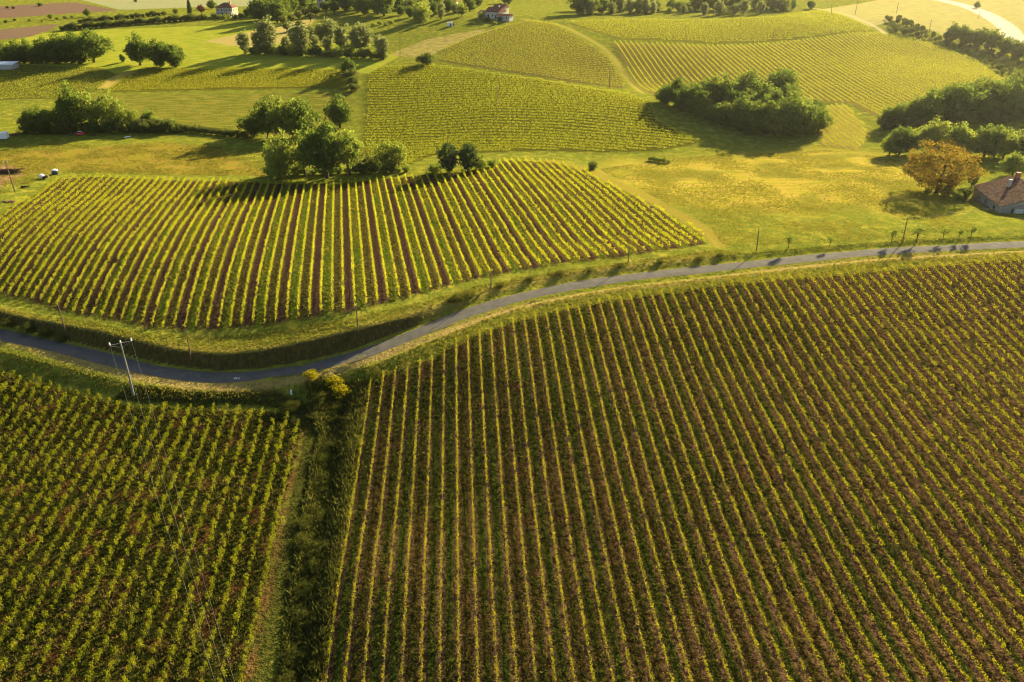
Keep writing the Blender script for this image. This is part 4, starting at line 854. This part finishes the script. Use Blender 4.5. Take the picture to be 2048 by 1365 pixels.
M_ = np.array([[math.cos(rzb), -math.sin(rzb)],[math.sin(rzb), math.cos(rzb)]]); hx = M_@np.array([-.2, -WB*.45]); en = np.array([p1[0]+hx[0], p1[1]+hx[1], zb+HE+RS*.6])
pts = [topR+(en-topR)*s-np.array([0,0,1])*4*.5*s*(1-s) for s in np.linspace(0, 1, 24)]
tag(MB().tube(pts, .035, 5).build('telephone_cable', CABLE), 'thin bright cable from the meadow pole to the tiled farmhouse', 'cable')

# ------------------------------------------------------------------ things lying in the fields
RED = plain_mat('red_car_paint', (.45,.03,.03), .35, .1, 1., .5); BLUEG = plain_mat('blue_drum', (.03,.04,.08), .5, .2, 1., .4); RUBBER = plain_mat('rubber', (.02,.02,.02), .8); RUST = plain_mat('rusty_iron', (.16,.08,.05), .85, .4, 4.); BRUSH = plain_mat('dead_branches', (.10,.06,.04), .95, .4, 5.)
def car(u, v, rz, mat, label):
    q, _ = hit1(u, v); r = link('parked_car', None, loc=q); r.rotation_euler = (0,0,rz); tag(r, label, 'car')
    prof = [(-1.95,.35),(-1.95,.80),(-1.75,.92),(-.95,.98),(-.45,1.42),(1.0,1.45),(1.55,1.0),(1.95,.92),(1.98,.35)]
    P = [(x, -.82 if z < 1 else -.68, z) for x, z in prof]+[(x, .82 if z < 1 else .68, z) for x, z in prof]; n = len(prof)
    MB().poly(P, [tuple(range(n)), tuple(range(2*n-1, n-1, -1))]+[(i, i+n, (i+1)%n+n, (i+1)%n) for i in range(n)]).build('body', mat, r)
    MB().box((.28,0,1.46), (1.4,1.3,.06)).build('roof_panel', WHITE, r)
    for y in (-.76, .76): MB().box((.28, y, 1.2), (1.5,.06,.36)).build('side_window', GLASS, r)
    MB().poly([(-.98,-.66,1.0),(-.98,.66,1.0),(-.47,.62,1.41),(-.47,-.62,1.41)], [(0,1,2,3)]).build('windscreen', GLASS, r)
    for x in (-1.25, 1.25):
        for y in (-.78, .78):
            w = MB().tube([(x,y-.1,.31),(x,y+.1,.31)], .31, 14).build('wheel', RUBBER, r); MB().tube([(x,y-.12,.31),(x,y+.12,.31)], .17, 10).build('rim', CONC, w)
    for y in (-.55, .55): MB().box((-1.96, y, .7), (.06,.3,.16)).build('headlight', GLASS, r)
car(160, 271, R(-12), RED, 'small red car parked under the hedge on the left')
q, _ = hit1(10, 279); r = tag(link('box_trailer', None, loc=q), 'white box trailer at the left edge beside the hedge', 'trailer')
MB().box((0,0,1.5), (2.3,3.4,2.2), .2).build('box', WHITE, r); MB().box((0,-2.3,.55), (.12,1.6,.1), .2).build('drawbar', RUST, r)
for x in (-1.05, 1.05): MB().tube([(x-.1,.1,.33),(x+.1,.1,.33)], .34, 12).build('wheel', RUBBER, r)
q, _ = hit1(111, 349); r = tag(link('water_tank', None, loc=q), 'round dark tank with shiny white top beside the striped vineyard', 'tank')
MB().lathe([(.85,0),(1.0,.15),(1.0,1.1),(.95,1.3)], n=18).build('drum', BLUEG, r, smooth=True); MB().lathe([(.98,1.3),(.92,1.5),(.6,1.68),(.15,1.74)], n=18).build('lid', WHITE, r, smooth=True)
q, _ = hit1(88, 358); r = tag(link('scrap_sprayer', None, loc=q), 'white and rusty scrap machine left of the round tank', 'machine')
MB().lathe([(.5,.3),(.85,.6),(.85,1.2),(.5,1.5)], (-.6,0,0), 12).build('barrel', WHITE, r, smooth=True); MB().box((.9,0,.7), (1.6,1.0,.5)).box((1.2,.1,1.05), (.7,.8,.3)).build('frame', RUST, r)
for y in (-.6, .6): MB().tube([(.3,y-.08,.4),(.3,y+.08,.4)], .4, 12).build('wheel', RUBBER, r)
def heap(u, v, L, W_, Hh, n, rad, mat, name, label, cat):
    q, _ = hit1(u, v); m = MB()
    for i in range(n):
        c = np.array([random.uniform(-.5,.5)*L*.7, random.uniform(-.5,.5)*W_, random.uniform(.05, Hh)]); a = random.gauss(0, .35); l = L*random.uniform(.2,.45)
        e = np.array([math.cos(a)*l, math.sin(a)*l*.6, random.gauss(0,.12)*l]); m.tube([c-e, c+e*.3+np.array([0,0,.1]), c+e], [rad, rad*.8, rad*.3], 5)
    tag(m.build(name, mat, loc=q), label, cat)
heap(16, 346, 9, 3, .9, 60, .09, BRUSH, 'brush_pile', 'dark pile of cut branches at the left edge', 'brush pile')
heap(50, 376, 2.5, 1.2, .5, 18, .08, BRUSH, 'log_heap', 'small grey heap of logs right of the dark pole', 'log heap')
def rocks(u, v, n, s, name, label, mat=STONE, cat='stones'):
    q, _ = hit1(u, v); m = MB()
    for i in range(n):
        c = (random.gauss(0, s*1.2), random.gauss(0, s*.8), s*.25); k = s*random.uniform(.35,.7)
        pts = [(c[0]+k*random.uniform(.7,1.2)*math.cos(a), c[1]+k*random.uniform(.7,1.2)*math.sin(a), c[2]+z*k) for z, w in ((-.5,1),(.5,.8)) for a in np.linspace(0,5.3,6)]
        m.poly(pts, [(5,4,3,2,1,0),(6,7,8,9,10,11)]+[(i_, (i_+1)%6, (i_+1)%6+6, i_+6) for i_ in range(6)])
    tag(m.build(name, mat, loc=q), label, cat)
rocks(20, 405, 9, .7, 'stone_heap', 'low heap of brown stones below the dark pole at the left', RUST)
q, _ = hit1(583, 789); tag(MB().box((0,0,.35), (.35,.25,1.1), .3, .8).build('boundary_stone', WHITE, loc=q), 'pale boundary stone at the ditch edge beside the grass track', 'stone')
for u, w, lab in ((30,1.4,'dark low scrap cart beside the white trailer'),(140,1.2,'blue barrel left of the small red car'),(186,1.2,'brown crate right of the small red car'),(255,2.2,'pale plank sheet lying in the hedge shadow')):
    q, _ = hit1(u, 272+(u > 200)*3); nm, mt = {30: ('cart', RUST), 140: ('barrel', BLUEG), 186: ('crate', BRUSH), 255: ('plank_sheet', WHITE)}[u]
    m = MB()
    if nm == 'barrel': m.lathe([(.42,0),(.48,.3),(.48,.8),(.42,1.05),(.1,1.06)], n=12)
    elif nm == 'plank_sheet': [m.box((k*.42-.8, .1*k, .12+.03*k), (.38, 2.2, .06), .1) for k in range(5)]
    elif nm == 'cart': m.box((0,0,.65), (2.2,1.2,.3)); m.tube([(-.7,-.7,.35),(-.7,.7,.35)], .35, 10); m.tube([(.7,-.7,.35),(.7,.7,.35)], .35, 10); m.box((-1.6,0,.6), (1.2,.1,.1))
    else: m.box((0,0,.5), (1.2,1.0,.12)); m.box((0,-.45,.25), (1.2,.08,.5)); m.box((0,.45,.25), (1.2,.08,.5)); m.box((.55,0,.25), (.08,.9,.5)); m.box((-.55,0,.25), (.08,.9,.5))
    tag(m.build(nm, mt, loc=q), lab, nm.split('_')[0])
q, _ = hit1(14, 138); r = tag(link('shed', None, loc=q), 'low white-roofed shed at the left edge below the oak row', 'shed')
MB().box((0,0,1.2), (10,6,2.4)).build('wall', PLASTER2, r); MB().poly([(-5.3,-3.3,2.41),(5.3,-3.3,2.41),(5.3,3.3,3.2),(-5.3,3.3,3.2),(-5.3,-3.3,2.55),(5.3,-3.3,2.55),(5.3,3.3,3.35),(-5.3,3.3,3.35)], [(0,3,2,1),(4,5,6,7),(0,1,5,4),(1,2,6,5),(2,3,7,6),(3,0,4,7)]).build('roof', WHITE, r)
q, _ = hit1(900, 53); r = tag(link('shed', None, loc=q), 'tiny white hut on the slope left of the white farmhouse', 'shed')
MB().box((0,0,1), (3.2,2.4,2.0)).build('wall', WHITE, r); MB().poly([(-1.8,-1.4,2.01),(1.8,-1.4,2.01),(1.8,1.4,2.5),(-1.8,1.4,2.5)], [(0,1,2,3)]).build('roof', CONC, r); MB().box((.5,-1.22,.8), (.8,.06,1.6)).build('door', DARKWOOD, r)
# two small white paint marks on the asphalt
q, _ = hit1(476, 758); j = int(((ROAD[:, :2]-q[:2])**2).sum(1).argmin()); a = math.atan2(RT[j,1], RT[j,0]); m = MB()
for k in (-.42, .42):
    for dx, dy, L_, W_ in ((0,.2,.5,.16),(-.2,-.1,.14,.5),(.2,-.1,.14,.5)):
        x = k+dx; m.box((x*math.cos(a)-dy*math.sin(a), x*math.sin(a)+dy*math.cos(a), 0), (L_, W_, .01), a)
zz = ROAD[j,2]+.09-.07*min(1, (np.hypot(*(q[:2]-ROAD[j,:2]))/2.05)**2)+.008
tag(m.build('road_marking', WHITE, road, loc=(q[0], q[1], zz)))

# ------------------------------------------------------------------ haze
def haze():
    m = bpy.data.materials.new('haze'); m.use_nodes = True; t = m.node_tree; t.nodes.clear()
    o = t.nodes.new('ShaderNodeOutputMaterial'); v = t.nodes.new('ShaderNodeVolumePrincipled'); v.inputs['Color'].default_value = (1.0,.95,.85,1); v.inputs['Density'].default_value = HAZE; v.inputs['Anisotropy'].default_value = .75
    t.links.new(v.outputs[0], o.inputs['Volume']); z0 = float(MZ.min())-1.5; z1 = CAMZ+4
    b = MB().box((0, 2800, (z0+z1)/2), (8600, 6800, z1-z0)).build('haze', m); tag(b, 'warm evening haze over the whole valley', 'haze', kind='stuff')
HAZE = .00003
haze()

#print('TRIS', sum(sum(len(p.vertices)-2 for p in m.polygons) if len(m.polygons) < 2000 else len(m.loops)-2*len(m.polygons) for m in bpy.data.meshes))
